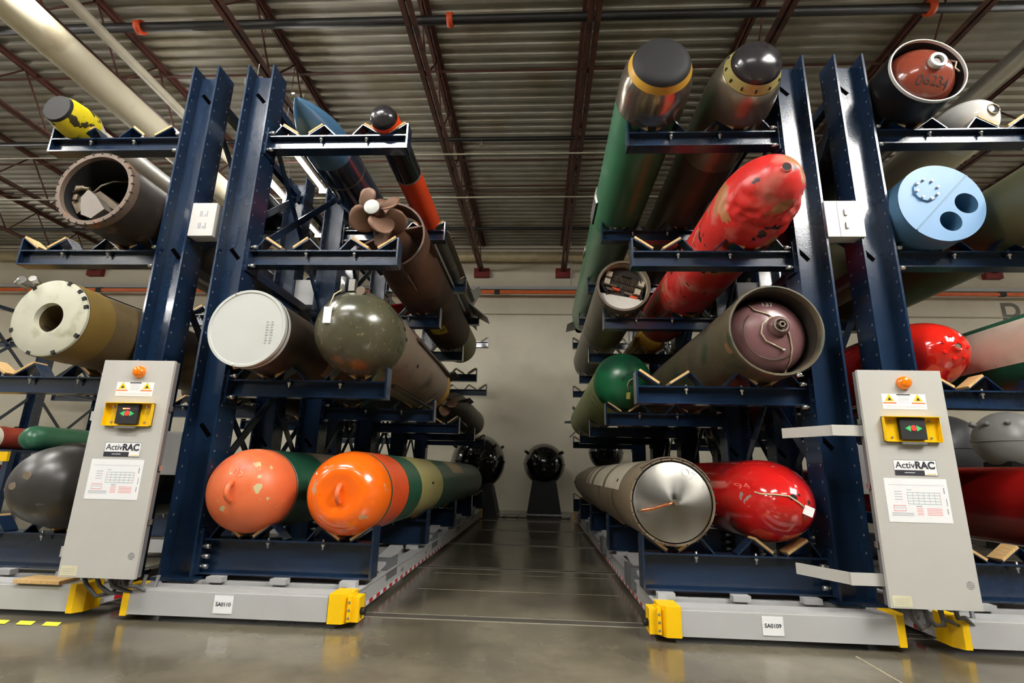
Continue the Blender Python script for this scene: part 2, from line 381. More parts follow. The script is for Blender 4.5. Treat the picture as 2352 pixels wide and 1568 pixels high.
def col_mesh(x0):
    mb = MB()
    mb.box(x0, x0+.014, 0, .2, .17, ZTOP).box(x0+CW-.014, x0+CW, 0, .2, .17, ZTOP).box(x0+.014, x0+CW-.014, .095, .105, .17, ZTOP-.04)
    mb.box(x0-.03, x0+CW+.03, -.02, .22, .17, .19)
    return mb.me('column', BLUE)
def hole_mesh(x0):
    mb = MB()
    for fx_ in (x0+.007, x0+CW-.007):
        for yo in (.03, .17):
            z = .45
            while z < ZTOP-.05:
                mb.tube([(fx_-.0078, yo, z), (fx_+.0078, yo, z)], .0085, 6); z += .1
    return mb.me('bolt_holes', HOLE)
COLME = col_mesh(0); HOLEME = hole_mesh(0)
GUS = MB().bar((.05, .094, .03), (.12, .094, -.05), .004, .028).me('gusset_shadow', mat('bracket shadow black', (5, 5, 6), 1.0, spec=0.0))  # matt black bars: shadow of the brace brackets on the web, painted in
def rack(name, label, colface, side, frames, basespan=None, levels=(1, 2, 3, 4), skip=(), group='mobile cantilever racks', plate=None, detail=True):
    """arms leave the column face at x=colface toward side; frames = y of the arm fronts"""
    if side not in ARMME: ARMME[side] = arm_meshes(side)
    A = ARMME[side]; tip = colface+side*ARM
    R = thing(name, label, 'rack', (colface, frames[0], 0), group)
    ox, oy = colface, frames[0]
    cx0 = -CW if side > 0 else 0
    for i, y in enumerate(frames):
        c = link('column', COLME, None, R, (cx0, y-.05-oy, 0))
        hh = link('bolt_holes', HOLEME, None, c); hh['kind'] = 'stuff'
        if detail:
            for z in (3.72, 2.38, 1.1): link('gusset_shadow', GUS, None, c, (0, 0, z))
        for l in levels:
            if (i, l) in skip: continue
            zb, h = LEV[l]
            a = link('arm', A['base' if l == 1 else 'upper'], None, R, (side*ARM, y-oy, zb))
            for j, cr in enumerate(A['cradles']): link('cradle', cr, None, a, (0, 0, h))
            for j, pd in enumerate(A['pads']): link('pad', pd, None, a, (0, 0, h))
            if i < 2:
                for u in (.325, .68): link('bolt', A['bolt'], None, a, (-side*u, .022, h))
                zz = (h*.22, h*.5, h*.78) if l == 1 else (-.01, h+.02)
                for z in zz: link('bolt', A['rbolt'], None, a, (-side*(ARM-.062), -.005, z))
        if i < len(frames)-1:
            y2 = frames[i+1]; xm = cx0+CW/2; ya = y-oy+.16; yb = y2-oy-.05
            for (za, zb_) in ((2.38, 3.72), (.75, 2.2)):
                MB().bar((xm+.02, ya-.06, za), (xm+.02, yb+.05, zb_), .012, .06).build('brace', BLUE, R)
                MB().bar((xm-.02, ya-.06, zb_), (xm-.02, yb+.05, za), .012, .06).build('brace', BLUE, R)
            for z in (.62, 2.3, 3.76): MB().box(xm-.03, xm+.03, ya-.06, yb+.06, z-.035, z+.035).build('tie_beam', BLUE, R)
    if basespan:
        x0, x1 = basespan; yf = frames[0]-.28-oy; ye = frames[-1]+.35-oy
        a0, a1 = x0-ox, x1-ox; zt = .174
        MB().prism([(0, 0), (0, 0)], 0, 0) if False else None
        # front and rear panels with a folded top edge
        for nm, ya, yb in (('front_panel', yf, yf+.14), ('rear_panel', ye-.14, ye)):
            mb = MB().box(a0+.06, a1-.12 if side > 0 else a1-.06, ya, yb, .035, zt-.012)
            mb.box(a0+.06, a1-.06, ya+.012, yb, zt-.012, zt)
            mb.build(nm, GREY, R)
        for s_, xx in ((0, a0+.05), (1, a1-.05)):
            mb = MB().box(xx-.03, xx+.03, yf+.16, ye-.14, .035, .16); mb.box(xx-.045, xx+.045, yf+.16, ye-.14, .16, .168)
            rl = mb.build('side_rail', GREY, R)
            xs = xx+.031 if s_ else xx-.031
            n = int((ye-yf-.4)/.075)
            mr, mw = MB(), MB()
            for q in range(n):
                (mr if q % 2 else mw).box(xs-.0015, xs+.0015, yf+.2+q*.075, yf+.2+(q+1)*.075, .04, .062)
            for mb_, mm, nn in ((mr, mat('red reflective tape', (190, 30, 36), .35), 'red_tape_dashes'), (mw, mat('white reflective tape', (225, 222, 220), .35), 'white_tape_dashes')):
                o = mb_.build(nn, mm, rl); o['kind'] = 'stuff'
            for q in range(7): MB().tube([(xs, yf+.3+q*.9, .115), (xs+(.012 if s_ else -.012), yf+.3+q*.9, .115)], .014, 6).build('bolt', ZINC, rl)
        # yellow corner guards with chamfered front corner
        for s_ in (0, 1):
            e = a1 if s_ else a0; d = -1 if s_ else 1
            wdt = .115 if (s_ == 1) == (side > 0) else .07
            for fr in (0, 1):
                yo, dy = (yf-.006, 1) if fr == 0 else (ye+.006, -1)
                pts = [(e+d*wdt, yo), (e+d*.035, yo), (e+d*.004, yo+dy*.045), (e+d*.004, yo+dy*.16), (e+d*wdt, yo+dy*.16)]
                b_ = [Vector((p[0], p[1], .028)) for p in pts]; t_ = [Vector((p[0], p[1], zt+.006)) for p in pts]; n = len(pts)
                fcs = [tuple(range(n)), tuple(range(2*n-1, n-1, -1))]+[(q, n+q, n+(q+1) % n, (q+1) % n) for q in range(n)]
                g = link('corner_guard', mesh('corner_guard', b_+t_, fcs), YEL, R)
                if fr == 0 and wdt > .1:
                    sd = -d
                    mb = MB().box(min(e+sd*.002, e+sd*.05), max(e+sd*.002, e+sd*.05), yf+.02, yf+.12, .035, zt-.012)
                    mb.box(min(e-sd*.01, e+sd*.01), max(e-sd*.01, e+sd*.01), yf+.0, yf+.1, .04, zt-.004)
                    g2 = mb.build('sensor_guard', YEL, R)
                    MB().tube([(e+sd*.05, yf+.06, .085), (e+sd*.075, yf+.06, .085)], .02, 12).build('sensor', BLK, g2)
                    for z in (.06, .1, .14): MB().tube([(e-d*.001, yf+.02, z), (e-d*.001, yf-.004, z)], .007, 6).build('bolt', ZINC, g2)
        # cross members and clamp plates below each base arm
        for i, y in enumerate(frames):
            yy = y-oy
            MB().box(a0+.1, a1-.1, yy-.02, yy+.16, .06, .168).build('cross_member', GREY, R)
            for u in (.12, .55, .95): 
                xq = side*(ARM-u)
                MB().box(xq-.05, xq+.05, yy-.06, yy+.0, .168, .1995).build('clamp_plate', GREY, R)
            if i < len(frames)-1:
                xq = side*(ARM-.1)
                MB().bar((xq, yy+.35, .2), (xq, yy+.95, .27), .1, .02).build('guide_plate', GREY, R)
                MB().box(xq-.09, xq+.06, yy+.5, yy+.78, .1, .24).build('drive_motor', CABS, R)
        if plate:
            xp, s_ = plate
            pl = MB().box(xp-ox-.055, xp-ox+.055, yf-.003, yf-.0005, .058, .15).build('label_plate', PAPER, R)
            text_fit('lettering', s_, .086, INK, pl, xp-ox-.043, yf-.0038, .106, bold=.0012)
    return R
FRM = [3.356+1.6*i for i in range(5)]
FRR = [3.364+1.6*i for i in range(5)]
AT, BT, NT, CT = -1.023, .629, -3.888, 3.478
pA = at_y(513, 1389, 3.076); pB = at_y(1776, 1448, 3.084)
rack('mobile_rack', 'blue cantilever rack with two orange torpedo noses, carriage lettered SA0110', -2.123, 1, FRM, (-2.39, -1.045), plate=(pA.x, 'SA0110'))
rack('mobile_rack', 'blue cantilever rack with steel disc and red torpedo, carriage lettered SA0109', 1.729, -1, FRR, (.655, 1.955), plate=(pB.x, 'SA0109'))
rack('mobile_rack', 'blue cantilever rack at far left holding the black round nose', -2.788, -1, FRM, (-3.99, -2.605))
rack('mobile_rack', 'blue cantilever rack at far right holding the blue end cap', 2.378, 1, FRR, (2.175, 3.58))
rack('cantilever_rack', 'distant blue rack against white wall seen low at the left edge', -10.7, -1, [8.6, 10.2, 11.8], None, levels=(2, 3, 4), group=None, detail=False)

# ------------------------------------------------------------------ torpedoes and other ordnance
G = 'stored torpedoes and missiles'
def tube_thing(name, label, cat, x, z, sections, y0, group=None, n=48):
    """sections: (part name, material, profile) turned about the axis; returns the root and parts"""
    R = thing(name, label, cat, (x, y0, z), group); P = {}
    for nm, m, pf in sections:
        o = MB().lathe([(y-y0, r) for y, r in pf], n).build(nm, m, R); P[nm] = o
    return R, P
def cyl(ya, yb, r, r2=None): return [(ya, r), (yb, r if r2 is None else r2)]
def fin(R, y0, y1, r0, r1, ang, m, th=.012, sweep=.0, name='fin', taper=0.0):
    """flat fin standing radially, in the root's local space"""
    ca, sa = math.cos(ang), math.sin(ang)
    pts = [(y0, r0), (y1, r0), (y1-taper, r1), (y0+sweep, r1)]
    v = []
    for s_ in (-th/2, th/2):
        v += [Vector((r*ca-s_*sa, y, r*sa+s_*ca)) for y, r in pts]
    f = [(0, 1, 2, 3), (7, 6, 5, 4), (0, 4, 5, 1), (1, 5, 6, 2), (2, 6, 7, 3), (3, 7, 4, 0)]
    return link(name, mesh(name, v, f), m, R)
def bolts(R, y, rad, n, size, m, depth=.012, name='bolt', a0=0.0, axis='front'):
    for k in range(n):
        a = a0+2*PI*k/n; x, z = rad*math.cos(a), rad*math.sin(a)
        MB().tube([(x, y, z), (x, y-depth, z)], size, 6).build(name, m, R)
def eye(R, y, r, m, tilt=0.0):
    """lifting eye: half ring standing off the nose"""
    pts = [(0, y+.01-.055*math.sin(PI*i/10), -r*math.cos(PI*i/10)) for i in range(11)]
    return MB().tube(pts, .016, 8).build('lifting_eye', m, R)
def prop(R, y, r, n, m, hubm, hub=.05, name='propeller', twist=.9, a0=0.0):
    p = link(name, MB().lathe([(y-.06, 0), (y-.06, hub*.75), (y-.03, hub), (y+.1, hub*1.1), (y+.1, 0)], 24).me('hub', hubm), None, R)
    for k in range(n):
        a = a0+2*PI*k/n; v = []; f = []; NR, NC = 6, 5
        for i in range(NR+1):
            t = i/NR; rr = hub*.8+(r-hub*.8)*t; wd = (.035+.14*math.sin(PI*min(1, t*.85+.1)))*.62*r/.2; tw = twist*(1-.45*t)
            for j in range(NC+1):
                c = (j/NC-.5)*2*wd
                if i == NR: c *= .45
                da = c*math.cos(tw)/max(rr, .05); yy = y+.02+c*math.sin(tw)
                v.append(Vector((rr*math.cos(a+da), yy, rr*math.sin(a+da))))
        for i in range(NR):
            for j in range(NC):
                q = i*(NC+1)+j; f.append((q, q+1, q+NC+2, q+NC+1))
        me_ = mesh('blade', v, f, True); o = link('blade', me_, m, p)
        md = o.modifiers.new('s', 'SOLIDIFY'); md.thickness = .008
    return p
# paints
ORD = mat('faded orange paint', (226, 112, 66), .42, var=.06, wear=[((198, 188, 140), 10, .645, .015), ((200, 84, 48), 3, .6, .1)])
ORB = mat('bright orange gloss', (248, 108, 18), .2, var=.04, coat=.5, wear=[((205, 150, 110), 12, .66, .02)])
ORR = mat('orange red paint', (226, 82, 34), .35, var=.06, wear=[((190, 110, 80), 7, .66, .04)])
GRN = mat('dark green paint', (32, 84, 62), .33, var=.12, wear=[((60, 70, 58), 5, .66, .05)])
GRT = mat('torpedo green', (56, 108, 78), .28, var=.08, wear=[((92, 130, 104), 4, .62, .1)])
GRD = mat('dome green', (26, 100, 62), .3, var=.12, wear=[((92, 84, 60), 6, .66, .05), ((18, 70, 50), 3, .56, .06)])
GRL = mat('yellow green paint', (150, 164, 86), .4, var=.14, scale=4, stretch=(1, 2, 1), wear=[((70, 92, 48), 5, .6, .08)])
CRM = mat('cream olive band', (168, 158, 98), .36, var=.06, wear=[((120, 112, 70), 6, .68, .05)])
TAN = mat('tan patch', (186, 164, 124), .5)
GBR = mat('grey brown paint', (112, 100, 84), .4, var=.12, wear=[((80, 66, 52), 4, .6, .1)])
OLV = mat('olive paint', (118, 96, 44), .5, var=.1, wear=[((70, 60, 34), 6, .68, .03)])
OLW = mat('weathered olive hull', (96, 80, 52), .5, var=.14, wear=[((52, 46, 32), 5, .62, .06)])
WRG = mat('whitewashed ring', (188, 186, 166), .6, var=.08, wear=[((160, 158, 130), 6, .56, .12), ((120, 128, 112), 10, .68, .04)])
DKM = mat('dark weathered metal', (58, 50, 42), .42, metal=.3, var=.25, wear=[((96, 78, 60), 6, .62, .06)])
RSF = mat('rusty flange', (104, 88, 76), .6, metal=.2, var=.15, wear=[((150, 92, 56), 14, .6, .06)])
BKN = mat('black nose paint', (52, 50, 48), .36, var=.12, wear=[((92, 86, 78), 8, .68, .03), ((120, 36, 28), 9, .735, .01)])
DKG = mat('dark rubber nose', (36, 35, 36), .6, spec=.2, var=.05)
DKS = mat('black glossy nose', (40, 38, 40), .2, var=.05)
YLP = mat('yellow worn paint', (228, 206, 34), .38, var=.08, wear=[((60, 54, 30), 9, .6, .02), ((110, 78, 40), 5, .7, .03)])
OFW = mat('off white hull', (212, 204, 184), .35, var=.04)
BLM = mat('blue missile paint', (66, 106, 138), .22, var=.05)
BLD = mat('dark blue hull', (34, 44, 62), .16, var=.08, coat=.3)
BLG = mat('black gloss hull', (22, 22, 24), .14, var=.05, coat=.3)
ORT = mat('fluorescent orange', (236, 74, 28), .35, var=.06, wear=[((180, 60, 30), 8, .68, .03)])
RUS = mat('rusted hull', (84, 56, 40), .55, var=.22, wear=[((54, 36, 28), 3, .52, .12), ((134, 86, 44), 7, .68, .05)])
RSP = mat('rusted bronze blade', (112, 82, 64), .55, metal=.35, var=.14)
YGE = mat('yellow green tail', (150, 150, 72), .45, var=.1, wear=[((60, 62, 36), 6, .66, .03)])
GRY = mat('light grey cap', (192, 194, 188), .4, var=.02, wear=[((176, 170, 158), 8, .72, .03)])
OLG = mat('olive grey bomb', (76, 74, 56), .22, var=.1, wear=[((112, 102, 80), 34, .62, .06), ((62, 62, 50), 3, .56, .1)])
BRG = mat('brown grey hull', (112, 96, 82), .38, var=.12, wear=[((70, 58, 48), 4, .58, .1)])
YBD = mat('yellow band', (180, 138, 46), .4, var=.05)
SIL = mat('polished silver head', (176, 166, 152), .2, metal=.9, var=.08)
SLB = mat('grey silver hull', (132, 126, 112), .28, metal=.7, var=.12, wear=[((170, 120, 92), 2.2, .66, .1)])
GBD = mat('brown green hull', (72, 64, 50), .4, metal=.2, var=.12)
REB = mat('battered red paint', (202, 44, 40), .34, var=.08, bump=.25, bscale=9, wear=[((206, 118, 106), 5, .54, .16), ((172, 116, 76), 5, .59, .03), ((40, 24, 22), 6, .63, .02)])
REG = mat('red gloss', (196, 28, 26), .14, var=.04, coat=.6, wear=[((150, 130, 126), 7, .67, .012)])
RED = mat('dark red gloss', (132, 18, 16), .2, var=.08, coat=.4)
REO = mat('red orange gloss', (214, 34, 22), .12, var=.04, coat=.6, wear=[((96, 112, 72), 16, .75, .01)])
MAR = mat('maroon dome', (112, 78, 78), .28, var=.05)
OLD = mat('worn olive brown tube', (76, 68, 50), .45, var=.14, wear=[((46, 54, 38), 5, .54, .1), ((122, 88, 60), 8, .66, .05)])
BRN = mat('brown gloss dome', (124, 56, 40), .18, var=.05, coat=.4)
BKT = mat('black worn tube', (24, 22, 20), .3, var=.2, wear=[((84, 74, 56), 6, .66, .06)])
STD = mat('spun steel disc', (138, 135, 128), .36, metal=.85, var=.06, wear=[((150, 132, 104), 2.6, .6, .12)])
_nt = STD.node_tree; _tg = _nt.nodes.new('ShaderNodeTangent'); _tg.direction_type = 'RADIAL'; _tg.axis = 'Y'
_pb = _nt.nodes['Principled BSDF']; _nt.links.new(_tg.outputs[0], _pb.inputs['Tangent']); _pb.inputs['Anisotropic'].default_value = .85; _pb.inputs['Metallic'].default_value = 1
TBR = mat('tan brown hull', (120, 106, 86), .42, metal=.2, var=.12, wear=[((78, 62, 46), 3.2, .56, .1)])
WPN = mat('cream panel', (200, 192, 170), .35)
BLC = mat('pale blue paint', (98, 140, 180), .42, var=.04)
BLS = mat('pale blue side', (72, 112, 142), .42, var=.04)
WHG = mat('white glossy nose', (235, 233, 228), .14, coat=.4)
OLC = mat('dark olive drab', (84, 84, 60), .5, var=.08)
GRW = mat('grey primer', (140, 140, 136), .4)
COP = mat('copper tube', (200, 116, 78), .25, metal=.9)
BRS = mat('dull brass', (120, 108, 92), .35, metal=.6)
MBK = mat('black mine enamel', (15, 15, 16), .12, coat=.6)
MGR = mat('grey mine paint', (146, 146, 142), .35, var=.08, wear=[((90, 80, 66), 8, .68, .04)])
WIRE = mat('wire', (190, 175, 150), .5, metal=.4)

# --- rack SA0110, bottom level
x2, x1 = V(AT, 1, 2), V(AT, 1, 1)
z_ = zc(1, .262)+.012
pf = dome(3.13, .26, .262, 12, p=2.3)
R, P = tube_thing('torpedo', 'torpedo with faded orange chipped nose and lifting eye, bottom left rack', 'torpedo', x2, z_,
    [('nose', ORD, pf+[(3.44, .262)]), ('joint_ring', GRW, cyl(3.44, 3.455, .265)), ('body', GRN, [(3.455, .262), (3.95, .262)]),
     ('mid_body', GBR, cyl(3.95, 4.6, .262)), ('aft_body', GRN, [(4.6, .262), (8.6, .262), (9.4, .12), (9.5, 0)])], 3.13, G)
eye(P['nose'], 0, .052, ORD)
text_dome('chalk_mark', '105', .075, mat('chalk pink', (228, 142, 104), .8), P['nose'], 0, 0, .0, .115, -.1, surf_of([(y-3.13, r) for y, r in pf]))
z_ = zc(1, .262)+.012
pf = [(3.20, 0), (3.198, .06), (3.19, .10), (3.183, .125), (3.188, .15), (3.2, .175), (3.225, .205), (3.262, .232), (3.31, .25), (3.37, .26), (3.4, .262)]
R, P = tube_thing('torpedo', 'torpedo with glossy bright orange dished nose and green and cream bands', 'torpedo', x1, z_,
    [('nose', ORB, pf), ('green_line', GRN, cyl(3.4, 3.43, .2625)), ('orange_section', ORR, cyl(3.43, 3.86, .262)), ('green_band', GRN, cyl(3.86, 4.3, .262)),
     ('cream_band', CRM, cyl(4.3, 5.25, .262)), ('aft_body', GRN, [(5.25, .262), (8.8, .262), (9.6, .13), (9.75, 0)])], 3.18, G)
eye(P['nose'], .02, .052, ORD)
MB().lathe([(6.0-3.18, .2635), (6.9-3.18, .2635)], 10, a0=.5, a1=1.25).build('tan_patch', TAN, R)
MB().lathe([(4.7-3.18, .2645), (4.78-3.18, .2645)], 3, a0=.12, a1=.2).build('slot', BLK, R)
text_dome('stencil', 'TEST', .03, INK, R, 0, 0, .0, .0, 0, lambda r: 0) if False else None

# --- rack SA0110, level 2
z_ = zc(2, .247)
R, P = tube_thing('capped_canister', 'dark cylinder closed by a pale grey round cap on the left rack', 'canister', x2, z_+.005,
    [('cap', GRY, [(3.035, 0), (3.035, .232), (3.03, .236), (3.03, .2515), (3.06, .2525), (3.07, .2485)]), ('cap_rim', GRY, [(3.07, .2525), (3.1, .2525), (3.1, .244)]),
     ('body', DKM, [(3.1, .243), (8.6, .243), (8.6, 0)])], 3.03, None)
mb = MB()
for i in range(9):
    for q in range(2): mb.box(.125+q*.03, .137+q*.03+.004*(i % 2), .003, .0048, -.1+i*.017, -.092+i*.017)
mb.build('faint_pencil_marks', mat('pencil', (150, 150, 148), .8), P['cap'])['kind'] = 'stuff'
for a in (2.0, 4.5): MB().tube([(.252*math.cos(a), .06, .252*math.sin(a)), (.262*math.cos(a), .03, .262*math.sin(a)), (.24*math.cos(a), -.004, .24*math.sin(a))], .006, 6).build('wire_tie', WIRE, R)
MB().lathe([(.75, .2445), (.9, .2445)], 6, a0=-.75, a1=-.25).build('access_plate', GBR, R)
MB().lathe([(1.05, .2445), (1.35, .2445)], 6, a0=-.95, a1=-.2).build('rust_patch', RUS, R)
z_ = zc(2, .278)
pf = dome(2.97, .30, .278, 12, p=2.15)
R, P = tube_thing('bomb', 'olive grey round nosed bomb with hanging white tag and yellow rear band', 'bomb', x1, z_,
    [('nose', OLG, pf+[(3.42, .278)]), ('body', BRG, [(3.42, .277), (4.6, .27), (5.2, .255)]), ('yellow_band', YBD, cyl(5.2, 5.42, .257, .25)), ('tail', BRG, [(5.42, .245), (5.7, .16), (5.75, 0)])], 2.97, None)
for a in (.35, .35+PI/2, .35+PI, .35+1.5*PI): fin(R, .75, 2.35, .25, .292, a, DKM, .03, .1, 'strake', .1)
for a in (.55, 2.6, 4.7): fin(R, 2.3, 2.8, .2, .33, a, DKM, .015, .25)
tg = MB().box(-.135, -.085, .008, .012, -.01, .095).build('paper_tag', PAPER, R)
MB().tube([(-.085, .13, .25), (-.098, .05, .19), (-.108, .012, .09)], .004, 6).build('tag_string', ROPE, R)
MB().tube([(-.085, .14, .24), (-.085, .14, .34)], .018, 10).build('vent_pipe', ZINC, R)
MB().box(-.04, .0, .12, .17, .24, .32).build('lug', STEEL, R)
MB().lathe([(.10, .0), (.10, .03), (.13, .03)], 12, cx=.05, cz=.235).build('plug', BRS, R)
for (a, y) in ((.0, .45), (-.35, .9), (.25, .42)): MB().tube([(.26*math.cos(a), y, .26*math.sin(a)), (.282*math.cos(a), y, .282*math.sin(a))], .014, 10).build('hole', DARK, R)
R, P = tube_thing('torpedo', 'short dark torpedo behind the olive bomb with small rusty propeller', 'torpedo', x1, zc(2, .24),
    [('body', DKM, [(6.6, .08), (7.1, .23), (9.0, .23)]), ('end_band', YBD, cyl(9.0, 9.15, .231)), ('end_cap', DKM, [(9.15, .23), (9.2, 0)])], 6.45, G)
prop(R, .02, .17, 4, RSP, BRS, .045)
for a in (.5, 2.2, 3.8, 5.4): fin(R, .35, .95, .15, .29, a, DKM, .012, .2)

# --- rack SA0110, level 3
z_ = zc(3, .262)
R, P = tube_thing('torpedo', 'rusty torpedo showing four bladed propeller and shroud ring toward the camera', 'torpedo', x1, z_,
    [('tail_cone', RUS, [(3.36, .05), (3.5, .075), (3.8, .15), (4.15, .225), (4.5, .262)]), ('body', RUS, cyl(4.5, 6.6, .262)),
     ('head', YGE, cyl(6.6, 7.35, .262)+[(7.5, .24), (7.58, .15), (7.6, 0)])], 3.28, G)
p_ = prop(R, .03, .205, 4, RSP, RUS, .055, a0=.55)
MB().lathe([(-.036, 0), (-.036, .048), (-.03, .056), (-.026, .056)], 24).build('hub_cap', GRY, p_)
p_ = prop(R, .2, .2, 4, RSP, RUS, .06, name='rear_propeller', twist=-.9, a0=.1)
MB().lathe([(.42, .27), (.42, .285), (.62, .285), (.62, .27), (.42, .27)], 48, a0=-1.1, a1=2.6).build('shroud_ring', RUS, R)
for a in (.35, .35+PI/2, .35+PI, .35+1.5*PI): fin(R, .40, 1.05, .1, .275, a, RUS, .014, .05)
MB().tube([(-.02+.05*math.cos(t), .5+.12*math.sin(t)*.3, .33+.02*math.sin(t)) for t in [2*PI*i/12 for i in range(13)]], .011, 6).build('shackle', WHITE, R)
MB().tube([(.02, .5, .28), (.02, .5, .33)], .02, 8).build('lug', DKM, R)
MB().lathe([(2.2, .2635), (2.5, .2635)], 8, a0=-1.75, a1=-1.05).build('yellow_patch', YLP, R)
R, P = tube_thing('missile', 'white missile with bright red tail fins on the left rack middle', 'missile', x2, zc(3, .16),
    [('body', WHITE, [(5.3, 0), (5.3, .14), (5.34, .16), (5.9, .16)]), ('dark_section', DKM, cyl(5.9, 6.6, .16)), ('forward_body', YBD, cyl(6.6, 9.0, .19)+[(9.3, .05), (9.32, 0)])], 5.3, 'missiles on the left rack')
MB().lathe([(1.3, .192), (3.6, .192)], 8, a0=.1, a1=.75).build('red_stripe', mat('red fin', (206, 30, 22), .35), R)
FRD = mat('red fin', (206, 30, 22), .35)
for a in (.6, .6+PI/2, .6+PI, .6+1.5*PI): fin(R, .1, .65, .15, .40, a, FRD, .014, .3)
# --- rack SA0110, level 4
z_ = zc(4, .2)
og = [(3.18, 0)]+[(3.18+.68*(i/14), .2*(1-(1-i/14)**2.0)) for i in range(1, 15)]
R, P = tube_thing('missile', 'blue missile with sharp pointed nose on the top arm', 'missile', x2, z_,
    [('nose', BLM, og), ('fore_body', BLD, [(3.86, .2), (4.15, .2)]), ('joint_ring', BRS, cyl(4.15, 4.175, .2015)), ('body', BLD, cyl(4.175, 6.6, .2)+[(6.6, 0)])], 3.18, 'missiles on the left rack')
MB().lathe([(-.03, 0), (-.025, .012), (.01, .014)], 12).build('tip', ZINC, R)
for a in (PI/4, 3*PI/4): fin(R, 1.75, 2.5, .19, .34, a, BLM, .012, .35)
z_ = zc(4, .118)
R, P = tube_thing('missile', 'slim orange and black missile with dark glass nose and tail fins', 'missile', x1, z_,
    [('seeker', DKS, dome(3.24, .07, .098, 8)+[(3.32, .10)]), ('collar', ORT, [(3.32, .104), (3.45, .118), (3.55, .118)]), ('black_section', BLG, cyl(3.55, 4.05, .118)),
     ('joint_ring', GRW, cyl(4.05, 4.07, .12)), ('orange_section', ORT, cyl(4.07, 5.0, .118)), ('motor', DKM, cyl(5.0, 8.3, .118)+[(9.4, 0)])], 3.24, 'missiles on the left rack')
for a in (.1, .1+PI/2, .1+PI, .1+1.5*PI): fin(R, 1.85, 4.5, .11, .17, a, GRW, .012, .2, 'strake', .1)
for a in (-.5, -.5+PI/2, -.5+PI, -.5+1.5*PI): fin(R, 4.3, 5.0, .11, .40, a, GRW, .012, .35)

# --- left neighbour rack
n2, n1 = V(NT, -1, 2), V(NT, -1, 1)
z_ = zc(4, .14)
R, P = tube_thing('torpedo', 'slim yellow nosed tube with dark grey end cap on top left arm', 'torpedo', n1, z_,
    [('end_cap', DKG, [(3.18, 0), (3.18, .105), (3.2, .112)]), ('yellow_section', YLP, [(3.2, .115), (3.25, .13), (3.34, .14), (3.44, .138)]), ('neck', OFW, [(3.44, .135), (3.54, .09)]), ('body', OFW, cyl(3.54, 8.0, .085)+[(8.0, 0)])], 3.18, G)
z_ = zc(3, .27)
R, P = tube_thing('open_cylinder', 'open dark cylinder with bolted rusty flange and machinery inside', 'torpedo section', n2, z_,
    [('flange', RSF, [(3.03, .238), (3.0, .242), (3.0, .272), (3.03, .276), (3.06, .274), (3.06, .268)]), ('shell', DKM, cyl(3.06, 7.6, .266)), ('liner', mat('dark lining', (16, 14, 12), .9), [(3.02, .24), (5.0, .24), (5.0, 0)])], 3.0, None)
for k_ in range(26):
    a = 2*PI*k_/26; MB().box(-.004, .004, -.004, .012, .262, .277, Matrix.Rotation(a, 4, 'Y')).build('flange_slot', DARK, R)
GMM = mat('machinery grey', (112, 104, 96), .45, metal=.3, var=.1)
MB().prism([(-.1, -.17), (-.02, -.2), (.06, -.13), (-.02, -.03), (-.09, .02), (-.13, -.04)], .05, .5).build('machinery_block', GMM, R)
MB().prism([(-.13, .04), (-.09, .06), (.06, -.05), (.19, -.12), (.16, -.16), (.0, -.06)], .14, .9).prism([(-.22, -.06), (-.17, -.02), (-.13, -.12), (-.16, -.15)], .08, .5).build('machinery_plate', GBR, R)
MB().box(-.19, -.13, .05, .16, .02, .05).box(-.2, -.17, .06, .2, -.05, -.01).tube([(-.2, .06, .0), (-.14, .05, .03), (-.09, .06, .03)], .012, 8).build('machinery_bracket', BRS, R)
MB().tube([(-.1, .1, .02), (-.07, .12, .09), (-.02, .15, .14), (.05, .2, .17)], .006, 6).build('hose', GBR, R)
z_ = zc(2, .25)+.02
R, P = tube_thing('torpedo', 'olive torpedo section with whitewashed end ring and round centre hole', 'torpedo section', n2+.015, z_,
    [('end_ring', WRG, [(2.93, .088), (2.9, .095), (2.9, .236), (2.905, .245), (2.92, .247)]), ('collar', OLV, cyl(2.92, 3.12, .25)), ('body', OLW, [(3.12, .247), (8.4, .247), (8.4, 0)]), ('bore', OLW, [(2.9, .095), (3.5, .09), (3.5, 0)])], 2.9, G)
for a in (.3, .55, .8, -.5, -1.2, 1.2, 2.2, 3.5, 4.4): MB().box(-.012, .012, -.003, .012, .225, .2475, Matrix.Rotation(PI/2-a, 4, 'Y')).build('notch', DARK, R)
MB().tube([(-.2, .02, .2), (-.23, -.03, .22), (-.18, -.05, .235)], .02, 8).tube([(-.17, .05, .225), (-.15, -.02, .25)], .022, 8).build('brass_fitting', ZINC, R)
MB().bar((.06, .25, .243), (.1, .62, .235), .012, .004).build('crack_line', DARK, R)
z_ = zc(1, .25)+.03
pf = dome(3.0, .3, .25, 12, p=2.1)
R, P = tube_thing('torpedo', 'black weathered round nosed torpedo beside the left control cabinet', 'torpedo', n2, z_,
    [('nose', BKN, pf), ('rear_ring', DKM, [(3.3, .25), (3.3, .268), (3.36, .268), (3.36, .25)]), ('body', DKM, cyl(3.36, 8.5, .25)+[(8.5, 0)])], 3.0, G)
sf = surf_of([(y-3.0, r) for y, r in pf])
for (u, v_, r_q) in ((-.05, .0, .022), (.02, .06, .026)):
    MB().tube([(u, sf(math.hypot(u, v_))-.004, v_), (u, sf(math.hypot(u, v_))+.01, v_)], r_q, 12).build('nose_plug', GBR, R)
R, P = tube_thing('torpedo', 'black tube with pale rim seen between the paired left columns', 'torpedo', n2+.02, zc(4, .2),
    [('rim', GBR, [(4.6, .18), (4.6, .2), (4.63, .2)]), ('body', BKT, cyl(4.63, 8.6, .195)), ('end', BKT, [(4.65, .18), (4.65, 0)])], 4.6, G)
